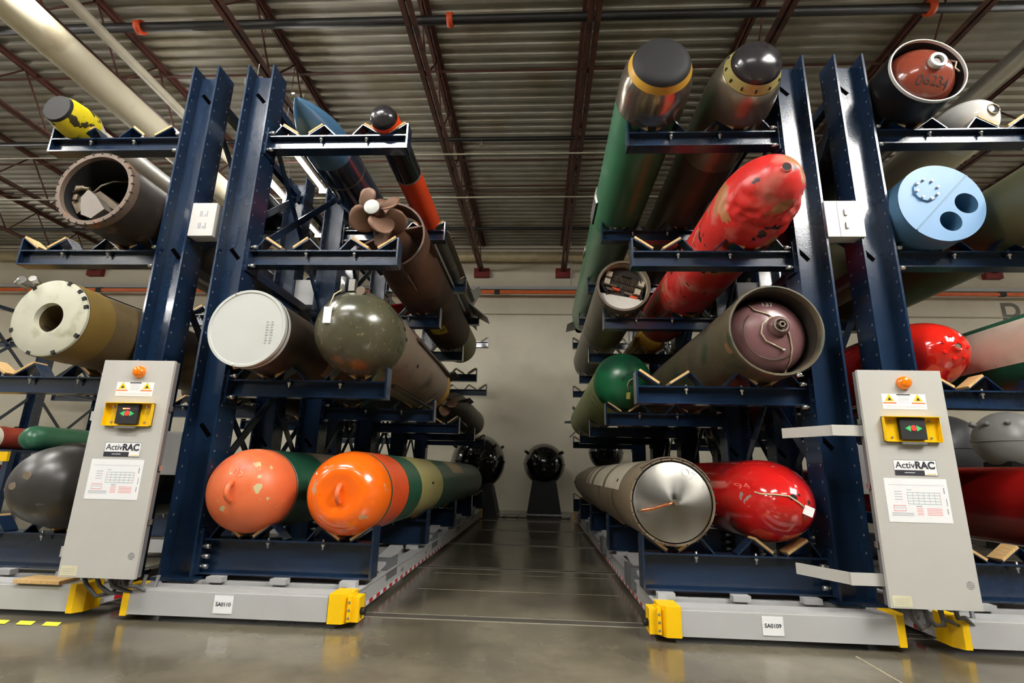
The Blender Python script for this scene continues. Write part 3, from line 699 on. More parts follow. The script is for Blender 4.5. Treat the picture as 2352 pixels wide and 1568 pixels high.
R, P = tube_thing('torpedo', 'dark bronze round nosed torpedo deep in the far left rack', 'torpedo', n1, zc(2, .2),
    [('nose', DKM, dome(5.2, .3, .2, 8)), ('body', DKM, cyl(5.5, 9, .2)+[(9, 0)])], 5.2, G)

# --- rack SA0109
b2, b1 = V(BT, -1, 2), V(BT, -1, 1)
z_ = zc(1, .256)+.02
pf = [(3.255, 0), (3.27, .06), (3.295, .14), (3.322, .225), (3.327, .236)]
R, P = tube_thing('torpedo', 'torpedo with spun steel disc end and copper pipe across it', 'torpedo', b1, z_,
    [('end_disc', STD, pf), ('groove', BLK, [(3.327, .236), (3.34, .24), (3.327, .245)]), ('end_flange', TBR, [(3.327, .243), (3.32, .247), (3.32, .256), (3.35, .259), (3.42, .259)]),
     ('body', TBR, [(3.42, .256), (7.6, .256)]), ('tail', GBR, [(7.6, .256), (9.2, .2), (10.0, .09), (10.05, 0)])], 3.255, G)
MB().tube([(.0, -.012, .0), (-.06, -.006, -.015), (-.13, .004, -.04), (-.19, .015, -.05), (-.205, .03, -.06)], .008, 8).build('copper_pipe', COP, P['end_disc'])
MB().tube([(0, .01, 0), (0, -.03, 0)], .016, 10).build('centre_nut', BRS, P['end_disc'])
MB().tube([(-.205, .045, -.06), (-.205, .015, -.06)], .012, 8).build('pipe_fitting', BRS, P['end_disc'])
ch = mat('chalk', (215, 213, 208), .8)
text_dome('chalk_mark', 'O7', .07, ch, P['end_disc'], 0, 0, .1, .165, -.5, surf_of([(y-3.255, r) for y, r in pf]))
for k_ in range(24):
    a = 2*PI*k_/24; MB().box(-.003, .003, .028, .036, .246, .258, Matrix.Rotation(a, 4, 'Y')).build('flange_slot', DARK, R)
for (ya, yb) in ((.55, 1.35), (1.5, 2.3), (2.5, 2.8), (2.95, 3.1)):
    MB().lathe([(ya, .2575), (yb, .2575)], 10, a0=1.6, a1=2.95).build('cream_panel', WPN, R)
MB().tube([(-.257*math.cos(.45), .72, .257*math.sin(.45)), (-.262*math.cos(.45), .72, .262*math.sin(.45))], .012, 8).build('hole', DARK, R)
prop(R, 6.72, .16, 4, BRS, BRS, .04)
MB().lathe([(.07, .262), (.07, .27), (.12, .27), (.12, .262)], 24, a0=.5, a1=2.3).build('clamp_strap', RSF, R)
z_ = zc(1, .258)+.03
pf = dome(3.14, .5, .258, 16, p=2.1)
R, P = tube_thing('torpedo', 'glossy red torpedo nose with string and small white tag', 'torpedo', b2, z_,
    [('nose', REG, pf+[(3.95, .258)]), ('body', RED, cyl(3.95, 8.8, .258)+[(8.8, 0)])], 3.14, G)
sf = surf_of([(y-3.14, r) for y, r in pf])
for (u, v_, q) in ((-.005, .035, .02), (.085, .01, .012), (.03, .05, .008)):
    MB().tube([(u, sf(math.hypot(u, v_))-.002, v_), (u, sf(math.hypot(u, v_))+.02, v_)], q, 14).build('hole', DARK, R)
MB().tube([(u, sf(math.hypot(u, v_))-.006, v_) for u, v_ in ((-.17, .06), (-.15, .05), (-.09, .05), (-.03, .045), (.02, .01), (.05, -.015))], .0045, 6).build('string', ROPE, R)
MB().box(-.028, .028, -.002, .002, -.026, .026, Matrix.Translation((.075, sf(.08)-.012, -.035)) @ Matrix.Rotation(.4, 4, 'Y')).build('paper_tag', PAPER, R)
text_dome('chalk_mark', '94', .045, mat('chalk red', (214, 96, 80), .8), P['nose'], 0, 0, -.2, .09, .1, sf)
# level 2
z_ = zc(2, .293)
R, P = tube_thing('torpedo', 'worn olive tube with recessed maroon dome and brass valve', 'torpedo section', b2, z_,
    [('rim', OLD, [(3.19, .27), (3.15, .272), (3.14, .28), (3.14, .288), (3.155, .295), (3.18, .295)]), ('tube', OLD, cyl(3.18, 8.2, .291)), ('lining', mat('dark bronze lining', (48, 40, 32), .7), cyl(3.19, 3.5, .271)),
     ('dome', MAR, dome(3.19, .13, .252, 10)+[(3.4, .27)]), ], 3.14, G)
dsf = surf_of([(y-3.14, r) for y, r in dome(3.19, .13, .252, 10)])
vv = MB().lathe([(.02, .0), (.02, .05), (.035, .065), (.075, .07)], 24, cx=.035, cz=.035).build('valve_seat', MAR, R)
MB().lathe([(-.01, .012), (-.01, .022), (.02, .026), (.03, .026)], 6, cx=.035, cz=.035).build('valve', BRS, vv)
MB().lathe([(.005, .036), (.005, .045), (.03, .048)], 16, cx=.035, cz=.035).build('valve_collar', GBR, vv)
MB().tube([(u, dsf(math.hypot(u, v_))-.008, v_) for u, v_ in ((-.11, .2), (-.09, .15), (-.02, .12), (.02, .09), (.08, .05), (.1, -.02), (.115, -.1), (.11, -.18), (.1, -.24))]+[(.1, -.01, -.275)], .005, 6).build('wire', WIRE, R)
MB().tube([(u, dsf(math.hypot(u, v_))-.008, v_) for u, v_ in ((.0, .1), (-.06, .05), (-.075, -.01), (-.05, -.06), (.0, -.085), (.05, -.11))], .005, 6).build('wire', WIRE, R)
MB().tube([(.05, dsf(.12)-.008, -.11), (.065, dsf(.13)-.012, -.12)], .009, 6).build('wire_end', ZINC, R)
MB().tube([(.1, -.015, -.275), (.12, -.012, -.285), (.085, -.01, -.29)], .01, 6).build('clamp', ZINC, R)
text_dome('scribble', '137', .05, mat('chalk white', (225, 222, 218), .8), P['dome'], 0, 0, .0, .195, -.1, dsf)
MB().lathe([(.08, .17), (.078, .173), (.08, .176)], 24, a0=2.4, a1=5.4).build('scored_line', DKM, R)
z_ = zc(2, .285)
pf = dome(4.78, .3, .285, 12)
R, P = tube_thing('torpedo', 'green domed torpedo with yellow green body hanging past the arm tips', 'torpedo', b1, z_,
    [('dome', GRD, pf), ('body', GRL, [(5.08, .287), (5.12, .283), (9.0, .275), (9.5, .2), (9.6, 0)])], 4.78, G)
sf = surf_of([(y-4.78, r) for y, r in pf])
MB().tube([(u, sf(math.hypot(u, v_))-.008, v_) for u, v_ in ((.12, .0), (.06, -.01), (.02, -.03), (.0, -.07), (.01, -.12))], .005, 6).build('wire', WIRE, R)
MB().box(-.018, .018, -.003, .003, -.05, .05, Matrix.Translation((.012, sf(.16)-.012, -.15)) @ Matrix.Rotation(.1, 4, 'Y')).build('tag', YGE, R)
for u, v_ in ((.0, .03), (-.04, -.02), (.03, -.06)): MB().tube([(u, sf(math.hypot(u, v_))+.005, v_), (u, sf(math.hypot(u, v_))-.01, v_)], .009, 8).build('plug', DKM, R)
for a in (2.2, 3.1, 3.9): fin(R, 4.35, 4.8, .2, .36, a, GRN, .014, .2)
# level 3
z_ = zc(3, .262)
pf = dome(2.80, .52, .262, 44, p=2.05)
R, P = tube_thing('torpedo', 'battered red torpedo with dented nose and round hole in its tip', 'torpedo', b2, z_,
    [('nose', REB, pf), ('body', REB, cyl(3.32, 5.9, .262)+[(6.1, .25), (6.12, 0)])], 2.80, G, 96)
def crumple(o, amp, zlo, zhi):
    for v in o.data.vertices:
        rr = Vector((v.co.x, 0, v.co.z))
        if rr.length < .05: continue
        k_ = min(1, max(0, (zhi-v.co.z)/(zhi-zlo)))*min(1, max(0, (v.co.y-.06)/.12))*min(1, max(0, (.50-v.co.y)/.14))
        n1 = noise.noise(Vector((v.co.x*7, v.co.y*11, v.co.z*7+3))); n2 = abs(noise.noise(Vector((v.co.x*14+5, v.co.y*22, v.co.z*14))))
        v.co -= rr.normalized()*k_*amp*(max(0, n1+.25)*1.1+n2*.7)
    o.data.update()
crumple(P['nose'], .038, -.12, .12)
MB().lathe([(-.004, .026), (-.006, .03), (.004, .036)], 20).build('hole_rim', REB, R)
MB().tube([(0, -.003, 0), (0, .05, 0)], .026, 20).build('hole', DARK, R)
MB().bar((-.262, .9, .03), (-.262, 1.02, -.02), .004, .008).build('scratch', ROPE, R)
z_ = zc(3, .262)
R, P = tube_thing('open_torpedo', 'grey open torpedo section showing electronics racks inside', 'torpedo section', b1, z_,
    [('rim', GBR, [(4.84, .235), (4.82, .24), (4.82, .262), (4.84, .265), (4.88, .264)]), ('shell', mat('warm grey hull', (116, 108, 94), .4, metal=.25, var=.08, wear=[((92, 84, 70), 4, .62, .1)]), [(4.88, .26), (6.4, .26), (6.41, .262), (6.43, .262), (6.44, .26), (8.4, .26), (8.75, .22), (8.95, .1), (8.97, 0)]), ('lining', WPN, [(4.84, .236), (5.5, .236), (5.5, 0)])], 4.82, G)
el = link('electronics_tray', MB().prism([(-.215, .06), (-.17, .15), (-.06, .215), (.08, .205), (.18, .13), (.22, .02), (.19, -.1), (.02, -.09), (-.17, -.03)], .1, .5).me('electronics_tray', mat('electronics dark', (46, 40, 33), .5, var=.3, scale=40)), None, R)
MB().prism([(.234*math.cos(t), .234*math.sin(t)) for t in [PI*1.06+(PI*.76)*i/14 for i in range(15)]], .075, .1).build('white_panel', mat('white liner', (228, 226, 218), .5), R)
TE = Matrix.Rotation(.3, 4, 'Y')
for i in range(18):
    u = -.14+i*.0165; MB().box(u, u+.007, .085, .1, .055, .115, TE).build('cooling_fin', mat('fin bronze', (104, 92, 74), .4, metal=.4), el)
for i in range(9):
    u = -.02+i*.0165; MB().box(u, u+.007, .085, .1, -.005, .045, TE).build('cooling_fin', MATS['fin bronze'], el)
for (u, v_) in ((-.165, .1), (-.165, .02), (.165, .09), (.15, .0)): MB().box(u-.028, u+.028, .05, .1, v_-.028, v_+.028, TE).build('terminal_block', WPN, el)
for (u, v_, c_) in ((-.1, -.0, BRS), (.07, -.04, BRS), (-.06, -.03, ORP), (.0, .135, BLK), (-.12, -.045, BRS), (.13, -.06, ORP)): MB().box(u-.04, u+.04, .07, .1, v_-.012, v_+.012, TE).build('circuit_card', c_, el)
for (u, v_) in ((-.17, .0), (.16, -.06), (.16, .1)): MB().tube([(u, .06, v_), (u+.02, .05, v_-.05), (u, .1, v_-.08)], .008, 6).build('cable', BLK, el)
R, P = tube_thing('missile', 'yellow and black object deep inside the right rack', 'missile', b2-.02, zc(3, .19),
    [('nose', YBD, [(6.55, 0), (6.56, .15), (6.62, .19), (6.8, .19)]), ('body', mat('yellow and black paint', (214, 168, 40), .4, wear=[((30, 26, 20), 5, .52, .03)]), cyl(6.8, 7.9, .19)+[(7.9, 0)])], 6.55, None)
# level 4
z_ = zc(4, .258)
R, P = tube_thing('torpedo', 'long green torpedo with silver head, yellow ring and flat dark nose', 'torpedo', b1, z_,
    [('nose', DKG, [(2.965, 0), (2.966, .13), (2.972, .165), (2.985, .188), (3.005, .2)]), ('yellow_ring', YBD, [(3.005, .2), (3.055, .222)]), ('head', SIL, [(3.055, .222), (3.12, .243), (3.2, .255), (3.28, .258), (3.37, .258)]),
     ('body', GRT, [(3.37, .259), (5.2, .259), (5.21, .2605), (5.23, .2605), (5.24, .259), (8.8, .259), (9.2, .22), (9.45, .12)]), ('tail', BKT, [(9.45, .12), (9.6, .08), (9.6, 0)])], 2.965, G)
MB().lathe([(1.78, .259), (1.8, .275), (2.25, .275), (2.27, .259)], 10, a0=2.75, a1=3.45).build('guide_lug', ZINC, R)
MB().lathe([(3.1, .259), (3.12, .27), (3.32, .27), (3.34, .259)], 8, a0=2.95, a1=3.2).build('guide_lug', ZINC, R)
for a in (PI, PI/2, 0, -PI/2): fin(R, 6.0, 6.75, .1, .33, a+.25, BKT, .014, .25)
prop(R, 6.62, .17, 5, BKT, BKT, .05)
z_ = zc(4, .255)
R, P = tube_thing('torpedo', 'grey silver torpedo with black glossy dome nose on the top arm', 'torpedo', b2, z_,
    [('nose', DKS, dome(2.93, .1, .168, 10)), ('notched_collar', CRM, [(3.03, .17), (3.1, .197)]), ('head', SLB, [(3.1, .2), (3.105, .206), (3.18, .228), (3.28, .247), (3.4, .255), (3.95, .255)]), ('body', GBD, cyl(3.95, 8.8, .255)+[(9.3, .15), (9.3, 0)])], 2.93, G)
for k_ in range(12):
    a = 2*PI*k_/12; MB().box(-.005, .005, .13, .155, .172, .192, Matrix.Rotation(a, 4, 'Y')).build('notch', DARK, R)

# --- right neighbour rack
c2, c1 = V(CT, 1, 2), V(CT, 1, 1)
z_ = zc(4, .258)
pf = dome(3.02, .17, .2, 10, r0=.05)
R, P = tube_thing('torpedo', 'black tube with pale rim around a glossy brown dome, top right', 'torpedo section', c2, z_,
    [('rim', GRY, [(3.13, .244), (3.11, .246), (3.11, .254), (3.13, .256)]), ('tube', BKT, cyl(3.13, 8.4, .253)), ('lining', DARK, cyl(3.13, 3.5, .241)), ('dome', BRN, dome(3.045, .2, .228, 10)+[(3.42, .241)])], 3.045, G)
dsf = surf_of([(y-3.045, r) for y, r in dome(3.045, .2, .228, 10)])
MB().lathe([(-.012, .032), (-.03, .034), (-.03, .054), (-.02, .056), (-.01, .05), (.03, .05)], 24, cx=.0, cz=.0).build('fuse_boss', GRY, R)
MB().lathe([(-.014, 0), (-.012, .033)], 12, cx=.0, cz=.0).build('fuse_centre', DKM, R)
text_dome('stencil', '06234', .085, mat('stencil black', (40, 26, 22), .6), P['dome'], 0, 0, -.01, -.12, -.18, dsf)
MB().tube([(.2, .12, .12), (.215, .09, .08), (.205, .1, .04), (.22, .09, .0)], .006, 6).build('cable', WIRE, R)
z_ = zc(4, .2)
R, P = tube_thing('missile', 'white glossy round nosed missile on the top right arm', 'missile', c1, z_,
    [('nose', WHG, dome(3.42, .3, .2, 12)), ('body', OFW, cyl(3.72, 8.0, .2)+[(8.0, 0)])], 3.42, 'missiles on the right rack')
MB().tube([(.02, .004, -.01), (.02, .06, -.01)], .04, 16).build('nose_opening', DARK, R)
MB().tube([(.02+.04*math.cos(t), .002, -.01+.04*math.sin(t)) for t in [2*PI*i/14 for i in range(15)]], .006, 6).build('brass_ring', BRS, R)
z_ = zc(3, .275)-.02
R, P = tube_thing('torpedo', 'pale blue end cap with two round holes and a bolted plate', 'torpedo section', c2, z_,
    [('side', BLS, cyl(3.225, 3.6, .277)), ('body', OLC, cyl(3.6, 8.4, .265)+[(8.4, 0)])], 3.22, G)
# end face with two real openings
bm = bmesh.new(); nseg = 64
hs = [(.035, -.135, .07), (.155, -.005, .074)]
def face_with_holes():
    outer = [Vector((.277*math.cos(2*PI*i/nseg), 0, .277*math.sin(2*PI*i/nseg))) for i in range(nseg)]
    ve = [bm.verts.new(p) for p in outer]; ed = [bm.edges.new((ve[i], ve[(i+1) % nseg])) for i in range(nseg)]
    for (hx, hz, hr) in hs:
        hv = [bm.verts.new((hx+hr*math.cos(2*PI*i/32), 0, hz+hr*math.sin(2*PI*i/32))) for i in range(32)]
        ed += [bm.edges.new((hv[i], hv[(i+1) % 32])) for i in range(32)]
    bmesh.ops.triangle_fill(bm, use_beauty=True, edges=ed)
face_with_holes(); me_ = bpy.data.meshes.new('end_face'); bm.to_mesh(me_); bm.free()
ef = link('end_face', me_, BLC, R)
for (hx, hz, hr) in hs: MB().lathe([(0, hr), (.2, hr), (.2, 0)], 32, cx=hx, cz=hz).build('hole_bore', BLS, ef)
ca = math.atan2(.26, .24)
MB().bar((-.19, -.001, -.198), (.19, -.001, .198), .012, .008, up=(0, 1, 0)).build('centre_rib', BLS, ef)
MB().lathe([(.0, .082), (-.012, .08), (-.012, 0)], 32, cx=-.09, cz=.09).build('cover_plate', BLC, ef)
for k_ in range(8):
    a = 2*PI*k_/8+.2; MB().tube([(-.09+.07*math.cos(a), -.012, .09+.07*math.sin(a)), (-.09+.07*math.cos(a), -.028, .09+.07*math.sin(a))], .009, 6).build('bolt', WHITE, ef)
R, P = tube_thing('torpedo', 'large olive drab cylinder cut by the right picture edge, upper level', 'torpedo', c1, zc(3, .262),
    [('body', OLC, [(3.0, 0), (3.0, .262), (8.8, .262), (8.8, 0)])], 3.0, G)
z_ = zc(2, .252)
pf = dome(3.32, .46, .252, 14, p=2.1)
R, P = tube_thing('torpedo', 'glossy red orange torpedo nose with bolted tip ring above right cabinet', 'torpedo', c2, z_+.0,
    [('nose', REO, pf+[(3.9, .252)]), ('body', RED, cyl(3.9, 8.6, .252)+[(8.6, 0)])], 3.32, G)
sf = surf_of([(y-3.32, r) for y, r in pf])
MB().lathe([(-.012, .018), (-.014, .026), (.002, .034)], 20).build('tip_ring', REO, R)
MB().tube([(0, -.008, 0), (0, .02, 0)], .018, 14).build('tip_hole', GBR, R)
for k_ in range(7):
    a = 2*PI*k_/7; MB().tube([(.075*math.cos(a), sf(.075)+.004, .075*math.sin(a)), (.075*math.cos(a), sf(.075)-.008, .075*math.sin(a))], .012, 10).build('bolt', REO, R)
R, P = tube_thing('torpedo', 'white and green torpedo cut by the right picture edge, middle level', 'torpedo', c1, zc(2, .262),
    [('body', GRN, cyl(3.2, 9.0, .262)+[(9.0, 0)]), ('front', GRN, [(3.2, .262), (3.15, 0)])], 3.15, G)
MB().lathe([(.1, .2635), (5.6, .2635)], 14, a0=2.35, a1=3.55).build('white_panel', mat('dirty white', (205, 196, 178), .45, wear=[((120, 100, 80), 9, .72, .02)]), R)
R, P = tube_thing('torpedo', 'dark red gloss torpedo behind the right control cabinet, lowest level', 'torpedo', c1, zc(1, .262)+.02,
    [('body', RED, [(3.0, 0), (3.1, .15), (3.3, .262), (8.8, .262), (8.8, 0)])], 3.0, G)

# ------------------------------------------------------------------ control cabinets
TRI = mat('warning yellow', (246, 205, 20), .5); WOR = mat('warning orange', (238, 120, 50), .5)
BEA = mat('amber lens', (236, 112, 8), .15, coat=.5, var=.35, scale=60, emit=((1.0, .3, .01), .12))
LGN = mat('green print', (60, 200, 110), .5); LRD = mat('red print', (225, 60, 52), .5); LTL = mat('teal print', (96, 170, 170), .7); LPK = mat('pink print', (228, 120, 120), .7); LGY = mat('grey print', (150, 150, 160), .7)
PST = mat('sticker beige', (222, 216, 180), .6)
def cabinet(x0, x1, label, bracket_side, led=False):
    W, H, D = x1-x0, 1.24, .058; y0 = 2.98; z0 = .235
    R = thing('control_cabinet', label, 'control cabinet', (x0, y0, z0), 'rack control cabinets')
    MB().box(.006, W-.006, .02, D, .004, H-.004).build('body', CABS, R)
    d = MB(); d.box(0, W, 0, .02, 0, H).build('door', CABG, R)
    u = lambda t: t*W
    v = lambda t: H*(1-t)
    b = MB().lathe([(-.038, 0), (-.036, .018), (-.028, .03), (-.012, .037), (0, .038)], 20, cx=u(.535), cz=v(.058)).build('beacon', BEA, R)
    # warning label
    wl = MB().box(u(.25), u(.77), -.0015, 0, v(.178), v(.109)).build('warning_label', PAPER, R)
    for q in (.335, .675):
        cx, cz = u(q), v(.128)
        me_ = mesh('warning_triangle', [(cx-.026, -.0022, cz-.018), (cx+.026, -.0022, cz-.018), (cx, -.0022, cz+.024)], [(0, 1, 2)]); link('warning_triangle', me_, TRI, wl)
        me_ = mesh('triangle_mark', [(cx-.01, -.0026, cz-.013), (cx+.012, -.0026, cz-.012), (cx+.001, -.0026, cz+.006)], [(0, 1, 2)]); link('triangle_mark', me_, INK, wl)
        MB().box(cx-.036, cx+.036, -.0022, -.0015, cz-.031, cz-.024).build('orange_bar', WOR, wl)
    MB().box(u(.43), u(.59), -.0022, -.0015, v(.115), v(.110)).build('black_bar', INK, wl)
    mb = MB()
    for i in range(5): mb.box(u(.44), u(.57), -.0019, -.0015, v(.121+i*.0065)-.0012, v(.121+i*.0065))
    for i in range(2): mb.box(u(.28), u(.74), -.0019, -.0015, v(.163+i*.006)-.001, v(.163+i*.006))
    o = mb.build('fine_print', LGY, wl); o['kind'] = 'stuff'
    # yellow keypad bracket
    zt, zb = v(.213), v(.323)
    yb = MB().box(u(.20), u(.845), -.006, -.001, zb, zt).box(u(.20), u(.845), -.045, -.001, zt-.004, zt).box(u(.20), u(.845), -.02, -.001, zb, zb+.004)
    yb.box(u(.20), u(.205), -.03, -.001, zb, zt).box(u(.84), u(.845), -.03, -.001, zb, zt)
    Yb = yb.build('yellow_bracket', YEL, R)
    kp = MB().box(u(.375), u(.67), -.03, -.006, zb+.012, zt-.008).build('keypad', BLK, R)
    cx, cz = u(.525), (zt+zb)/2+.004
    for s_ in (-1, 1):
        me_ = mesh('arrow', [(cx+s_*.045, -.031, cz), (cx+s_*.016, -.031, cz+.017), (cx+s_*.016, -.031, cz-.017)], [(0, 1, 2)]); link('arrow', me_, LGN, kp)
    MB().lathe([(-.034, 0), (-.034, .014), (-.0305, .017)], 16, cx=cx, cz=cz).build('stop_button', LRD, kp)
    if led:
        MB().box(cx-.03, cx-.012, -.032, -.03, cz+.026, cz+.032).build('indicator', mat('lit led orange', (255, 120, 40), .4, emit=((1, .25, .05), 4)), kp)
        MB().box(cx-.008, cx+.012, -.032, -.03, cz+.026, cz+.032).build('indicator', mat('lit led red', (255, 60, 50), .4, emit=((1, .08, .08), 5)), kp)
    for q in (.29, .75):
        for zz in (zb+.022, zt-.022): MB().tube([(u(q), -.006, zz), (u(q), -.012, zz)], .006, 8).build('screw', ZINC, Yb)
    me_ = MB().box(u(.38), u(.66), -.028, -.004, zb-.014, zb-.002).build('clear_guard', mat('clear plastic', (235, 235, 235), .1, trans=.8), R)
    # logo plate
    lp = MB().box(u(.265), u(.76), -.002, 0, v(.466), v(.40)).build('logo_plate', PAPER, R)
    text_fit('lettering', 'Activ', u(.225), INK, lp, u(.285), -.0026, v(.422), bold=.0003)
    text_fit('lettering', 'RAC', u(.222), INK, lp, u(.515), -.0026, v(.422), bold=.0035)
    MB().box(u(.27), u(.61), -.0025, -.002, v(.4645), v(.444)).build('black_strip', INK, lp)
    MB().box(u(.38), u(.50), -.003, -.0025, v(.4535)-.003, v(.4535)).build('strip_print', PAPER, lp)
    MB().box(u(.63), u(.74), -.0025, -.002, v(.458)-.003, v(.458)).build('yellow_mark', TRI, lp)
    fr = MB()
    for (a, b_, c, d_) in ((.265, .76, .40, .4015), (.265, .76, .4645, .466)): fr.box(u(a), u(b_), -.0024, -.002, v(d_), v(c))
    for a in (.265, .757): fr.box(u(a), u(a+.003), -.0024, -.002, v(.466), v(.40))
    fr.build('plate_border', INK, lp)
    # paper load sheet
    pp = MB().box(u(.125), u(.84), -.0015, -.0005, v(.661), v(.479)).build('load_sheet', PAPER, R)
    P_ = lambda a: u(.125+.715*a); Q_ = lambda t: v(.479+.182*t)
    def strip(m, rects, nm):
        mb = MB()
        for (a, b_, c, d_) in rects: mb.box(P_(a), P_(b_), -.0021, -.0015, Q_(d_), Q_(c))
        o = mb.build(nm, m, pp); return o
    strip(LTL, [(.34, .86, .32+i*.065, .328+i*.065) for i in range(5)], 'table_lines')['kind'] = 'stuff'
    strip(LPK, [(.34+i*.087, .343+i*.087, .32, .59) for i in range(7)]+[(.1, .29, .62, .63), (.1, .29, .74, .75), (.1, .105, .62, .75), (.285, .29, .62, .75)], 'red_ruling')['kind'] = 'stuff'
    strip(LPK, [(.62, .86, .68+i*.035, .69+i*.035) for i in range(5)]+[(.46, .56, .68+i*.035, .69+i*.035) for i in range(5)], 'pink_rows')['kind'] = 'stuff'
    strip(LGY, [(.06, .40, .79+i*.028, .799+i*.028) for i in range(3)]+[(.06, .95, .15, .155), (.34, .42, .26, .27), (.14, .26, .3, .31), (.14, .26, .36, .37), (.14, .26, .42, .43), (.14, .26, .48, .49), (.46, .55, .63, .645), (.12, .27, .66, .665), (.12, .27, .69, .695), (.93, .945, .2, .34), (.95, .96, .45, .62), (.94, .955, .68, .8)], 'fine_print')['kind'] = 'stuff'
    g_ = MB()
    for i in range(-2, 3):
        for j in range(-2, 3):
            if i*i+j*j < 6: g_.lathe([(-.0012, 0), (-.001, .0028), (0, .003)], 6, cx=u(.907)+i*.008, cz=v(.903)+j*.008)
    o = g_.build('speaker_grille', mat('grille grey', (120, 120, 120), .6), R); o['kind'] = 'stuff'
    st = MB().box(u(.03), u(.24), -.0012, 0, v(.993), v(.952)).build('sticker', PST, R)
    mb = MB()
    for i in range(4): mb.box(u(.05), u(.22), -.0016, -.0012, v(.963+i*.007)-.0012, v(.963+i*.007))
    mb.build('fine_print', LGY, st)['kind'] = 'stuff'
    # steel arms to the rack column
    for zq, up_ in ((1.135-z0, 1), (.36-z0, -1)):
        if bracket_side < 0:
            MB().box(-.16, .01, .035, .057, zq-.03, zq+.03).bar((-.15, .05, zq), (-.30, .33, zq), .012, .06).build('mounting_arm', CABG, R)
        else:
            MB().box(-.05, .0, .04, .06, zq-.028, zq+.028).bar((-.04, .05, zq), (-.08, .25, zq), .012, .05).build('mounting_arm', CABG, R)
    for zq in (.3, .6, .95): MB().box(-.008 if bracket_side < 0 else W, 0 if bracket_side < 0 else W+.008, .03, .05, zq-.015, zq+.015).build('hinge', ZINC, R)
    # cables below
    for i in range(4):
        xx = u(.25+.17*i); MB().tube([(xx, .045, .01), (xx+.02, .06, -.05), (xx+.07, .08, -.11+.02*i), (xx+.14, .12, -.1), (xx+.15, .14, -.0)], .011, 8).build('cable', mat('cable grey', (90, 90, 92), .5), R)
    return R
cabinet(1.805, 2.258, 'grey control cabinet with amber beacon mounted beside the SA0109 carriage', -1)
cabinet(-2.688, -2.238, 'grey control cabinet with amber beacon mounted beside the SA0110 carriage', 1, True)
# white junction boxes between the paired columns
def jbox(pa, pb, label, mode):
    a = at_y(*pa, 3.30); b = at_y(*pb, 3.30)
    x0, x1 = sorted((a.x, b.x)); z0, z1 = sorted((a.z, b.z))
    R = thing('junction_box', label, 'junction box', (x0, 3.3, z0)); W, H = x1-x0, z1-z0
    MB().box(0, W, 0, .1, 0, H).build('box', WHITE, R)
    if mode == 'text':
        mb = MB()
        for i in range(2):
            for q in (.66, .58, .45, .38): mb.box(W*q-.004, W*q+.003, -.001, 0, H*(.58-.36*i), H*(.58-.36*i)+(.045 if q != .58 else .02))
        mb.build('faint_print', LGY, R)['kind'] = 'stuff'
    else:
        MB().box(W*.33, W*.345, -.001, 0, 0, H).build('cover_seam', LGY, R)
        for q in (.66, .3): MB().box(W*.5, W*.57, -.012, 0, H*q-.02, H*q+.025).build('latch', ZINC, R)
    return R
jbox((430, 541), (500, 466), 'white box with grey lettering between the left paired columns', 'text')
jbox((1903, 543), (1977, 461), 'white box with two latches between the right paired columns', 'latch')
def ebox(pa, pb, Y, label, d=.12, xs=None):
    a = at_y(*pa, Y); b = at_y(*pb, Y); x0, x1 = xs or sorted((a.x, b.x)); z0, z1 = sorted((a.z, b.z))
    R = thing('junction_box', label, 'junction box', (x0, Y, z0)); W, H = x1-x0, z1-z0
    MB().box(0, W, .012, d, 0, H).build('box', GREY, R); MB().box(.004, W-.004, 0, .012, .004, H-.004).build('cover', GREY, R)
    return R
ebox((352, 1090), (398, 990), 3.31, 'plain grey enclosure just right of the left control cabinet', xs=(-2.573, -2.338))
ebox((1976, 1135), (2012, 1022), 3.31, 'plain grey enclosure just left of the right control cabinet', xs=(1.944, 2.163))
ebox((668, 700), (714, 642), 4.95, 'small grey box on the second pair of left columns', xs=(-2.573, -2.338))
ebox((1704, 695), (1760, 648), 4.95, 'small grey box on the second pair of right columns', xs=(1.944, 2.163))
# brown board lying on the far left carriage
pz = at_y(92, 1325, 3.1)
tag(MB().box(-3.02, -2.74, 3.06, 3.2, .176, .195).build('wood_board', WOOD), 'loose plywood board lying on the far left carriage', 'board')

# ------------------------------------------------------------------ things at the back of the aisle and beyond
def mine(x, y, z, r, label, m=MBK, horns=8, stand=True):
    R = thing('naval_mine', label, 'mine', (x, y, 0), 'round mines standing at the back')
    prof_ = [(r*(1-math.cos(PI*i/20))-r, r*math.sin(PI*i/20)) for i in range(21)]
    o = MB().lathe([(a+0, b) for a, b in prof_], 40).build('shell', m, R, (0, 0, z))
    MB().lathe([(-.02, r*.995), (-.02, r*1.03), (.02, r*1.03), (.02, r*.995)], 40).build('seam_flange', m, R, (0, 0, z), (PI/2, 0, 0))
    for k_ in range(horns):
        a = 2*PI*k_/horns+.3; e = .55; d = Vector((math.cos(a)*math.cos(e), math.sin(a)*math.cos(e), math.sin(e)))
        MB().tube([d*(r-.01), d*(r+.07)], .03, 10).build('horn', m, R, (0, 0, z))
    if stand:
        zt = z-r*.72; 
        mb = MB()
        vb = [(-.5*r*1.3, -.5*r*1.3), (.5*r*1.3, -.5*r*1.3), (.5*r*1.3, .5*r*1.3), (-.5*r*1.3, .5*r*1.3)]
        v_ = [Vector((p[0]*1.25, p[1]*1.25, .0)) for p in vb]+[Vector((p[0]*.85, p[1]*.85, zt)) for p in vb]
        f_ = [(0, 3, 2, 1), (4, 5, 6, 7)]+[(i, (i+1) % 4, 4+(i+1) % 4, 4+i) for i in range(4)]
        link('stand', mesh('stand', v_, f_), mat('dark stand paint', (10, 10, 11), .5, spec=.25), R)
    return R
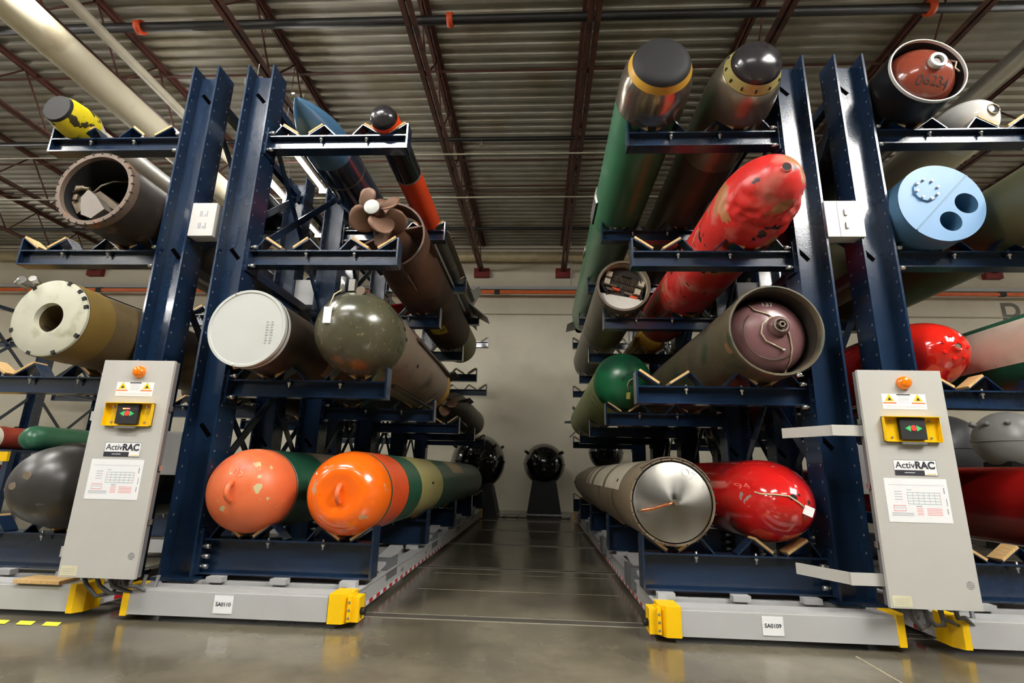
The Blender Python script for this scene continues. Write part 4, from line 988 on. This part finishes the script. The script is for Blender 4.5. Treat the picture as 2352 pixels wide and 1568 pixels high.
p = at_y(1250, 1066, 11.3); mine(p.x, 11.3, p.z, .44, 'black round mine on a tapered stand at the end of the aisle')
p = at_y(1098, 1060, 10.9); mine(p.x, 10.9, p.z, .56, 'black round mine behind the left rack end, half hidden', horns=6)
p = at_y(1392, 1040, 11.2); mine(p.x, 11.2, p.z, .36, 'black mine partly seen behind the right rack under its arms', horns=4)
p = at_y(2318, 1012, 7.6); mine(p.x, 7.6, p.z, .40, 'pale grey horned mine at the right picture edge', MGR, 10)
p = at_y(2170, 1030, 9.6); mine(p.x, 9.6, p.z, .58, 'dark grey round mine just right of the right cabinet', mat('dark grey mine', (72, 72, 74), .4), 0)
R = thing('rear_stop_rail', 'low grey steel rail across the far end of the aisle', 'rail', (0, 10.55, 0))
MB().box(-.8, .62, -.03, .03, .05, .075).build('top_bar', GREY, R); MB().box(-.8, .62, -.03, .03, 0, .012).build('bottom_bar', DKM, R)
for x in (-.7, -.45, -.05, .3, .55): MB().bar((x, 0, .01), (x+.08, 0, .05), .03, .012).build('strut', DKM, R)
# shelf at the far left with red and green tubes
R = thing('storage_shelf', 'low storage shelf with yellow beams at the far left edge', 'shelf', (-8.3, 7.6, 0))
for dx in (-.9, .9):
    for dy in (-.6, 2.2): MB().box(dx-.04, dx+.04, dy-.04, dy+.04, 0, .97).build('post', BLUE, R)
MB().box(-.95, .95, -.64, 2.24, .97, 1.0).build('deck', BLUE, R)
for dy in (-.66, 2.26): MB().box(-.95, .95, dy-.02, dy+.02, .84, .97).build('beam', YEL, R)
MB().box(-.95, .95, -.6, 2.2, .45, .48).build('lower_deck', WOOD, R)
tube_thing('torpedo', 'plain green blunt nosed tube lying on the shelf at far left', 'torpedo', -8.05, 1.20, [('nose', GRT, dome(7.75, .2, .2, 8)), ('body', GRT, cyl(7.95, 11.2, .2)+[(11.2, 0)])], 7.75, G)
tube_thing('torpedo', 'rust red tube at the left edge behind the black nose', 'torpedo', -8.75, 1.19, [('nose', OFW, [(7.9, 0), (7.9, .17), (7.93, .19)]), ('body', mat('rust red tube', (170, 66, 46), .5, var=.2), cyl(7.93, 11.4, .19)+[(11.4, 0)])], 7.9, G)
tag(MB().prism([(0, 0), (.7, 0), (.6, .3), (.1, .34)], 0, .6).build('orange_case', ORT, None, (-8.9, 7.2, .48)), 'orange red case under the shelf at the far left edge', 'case')
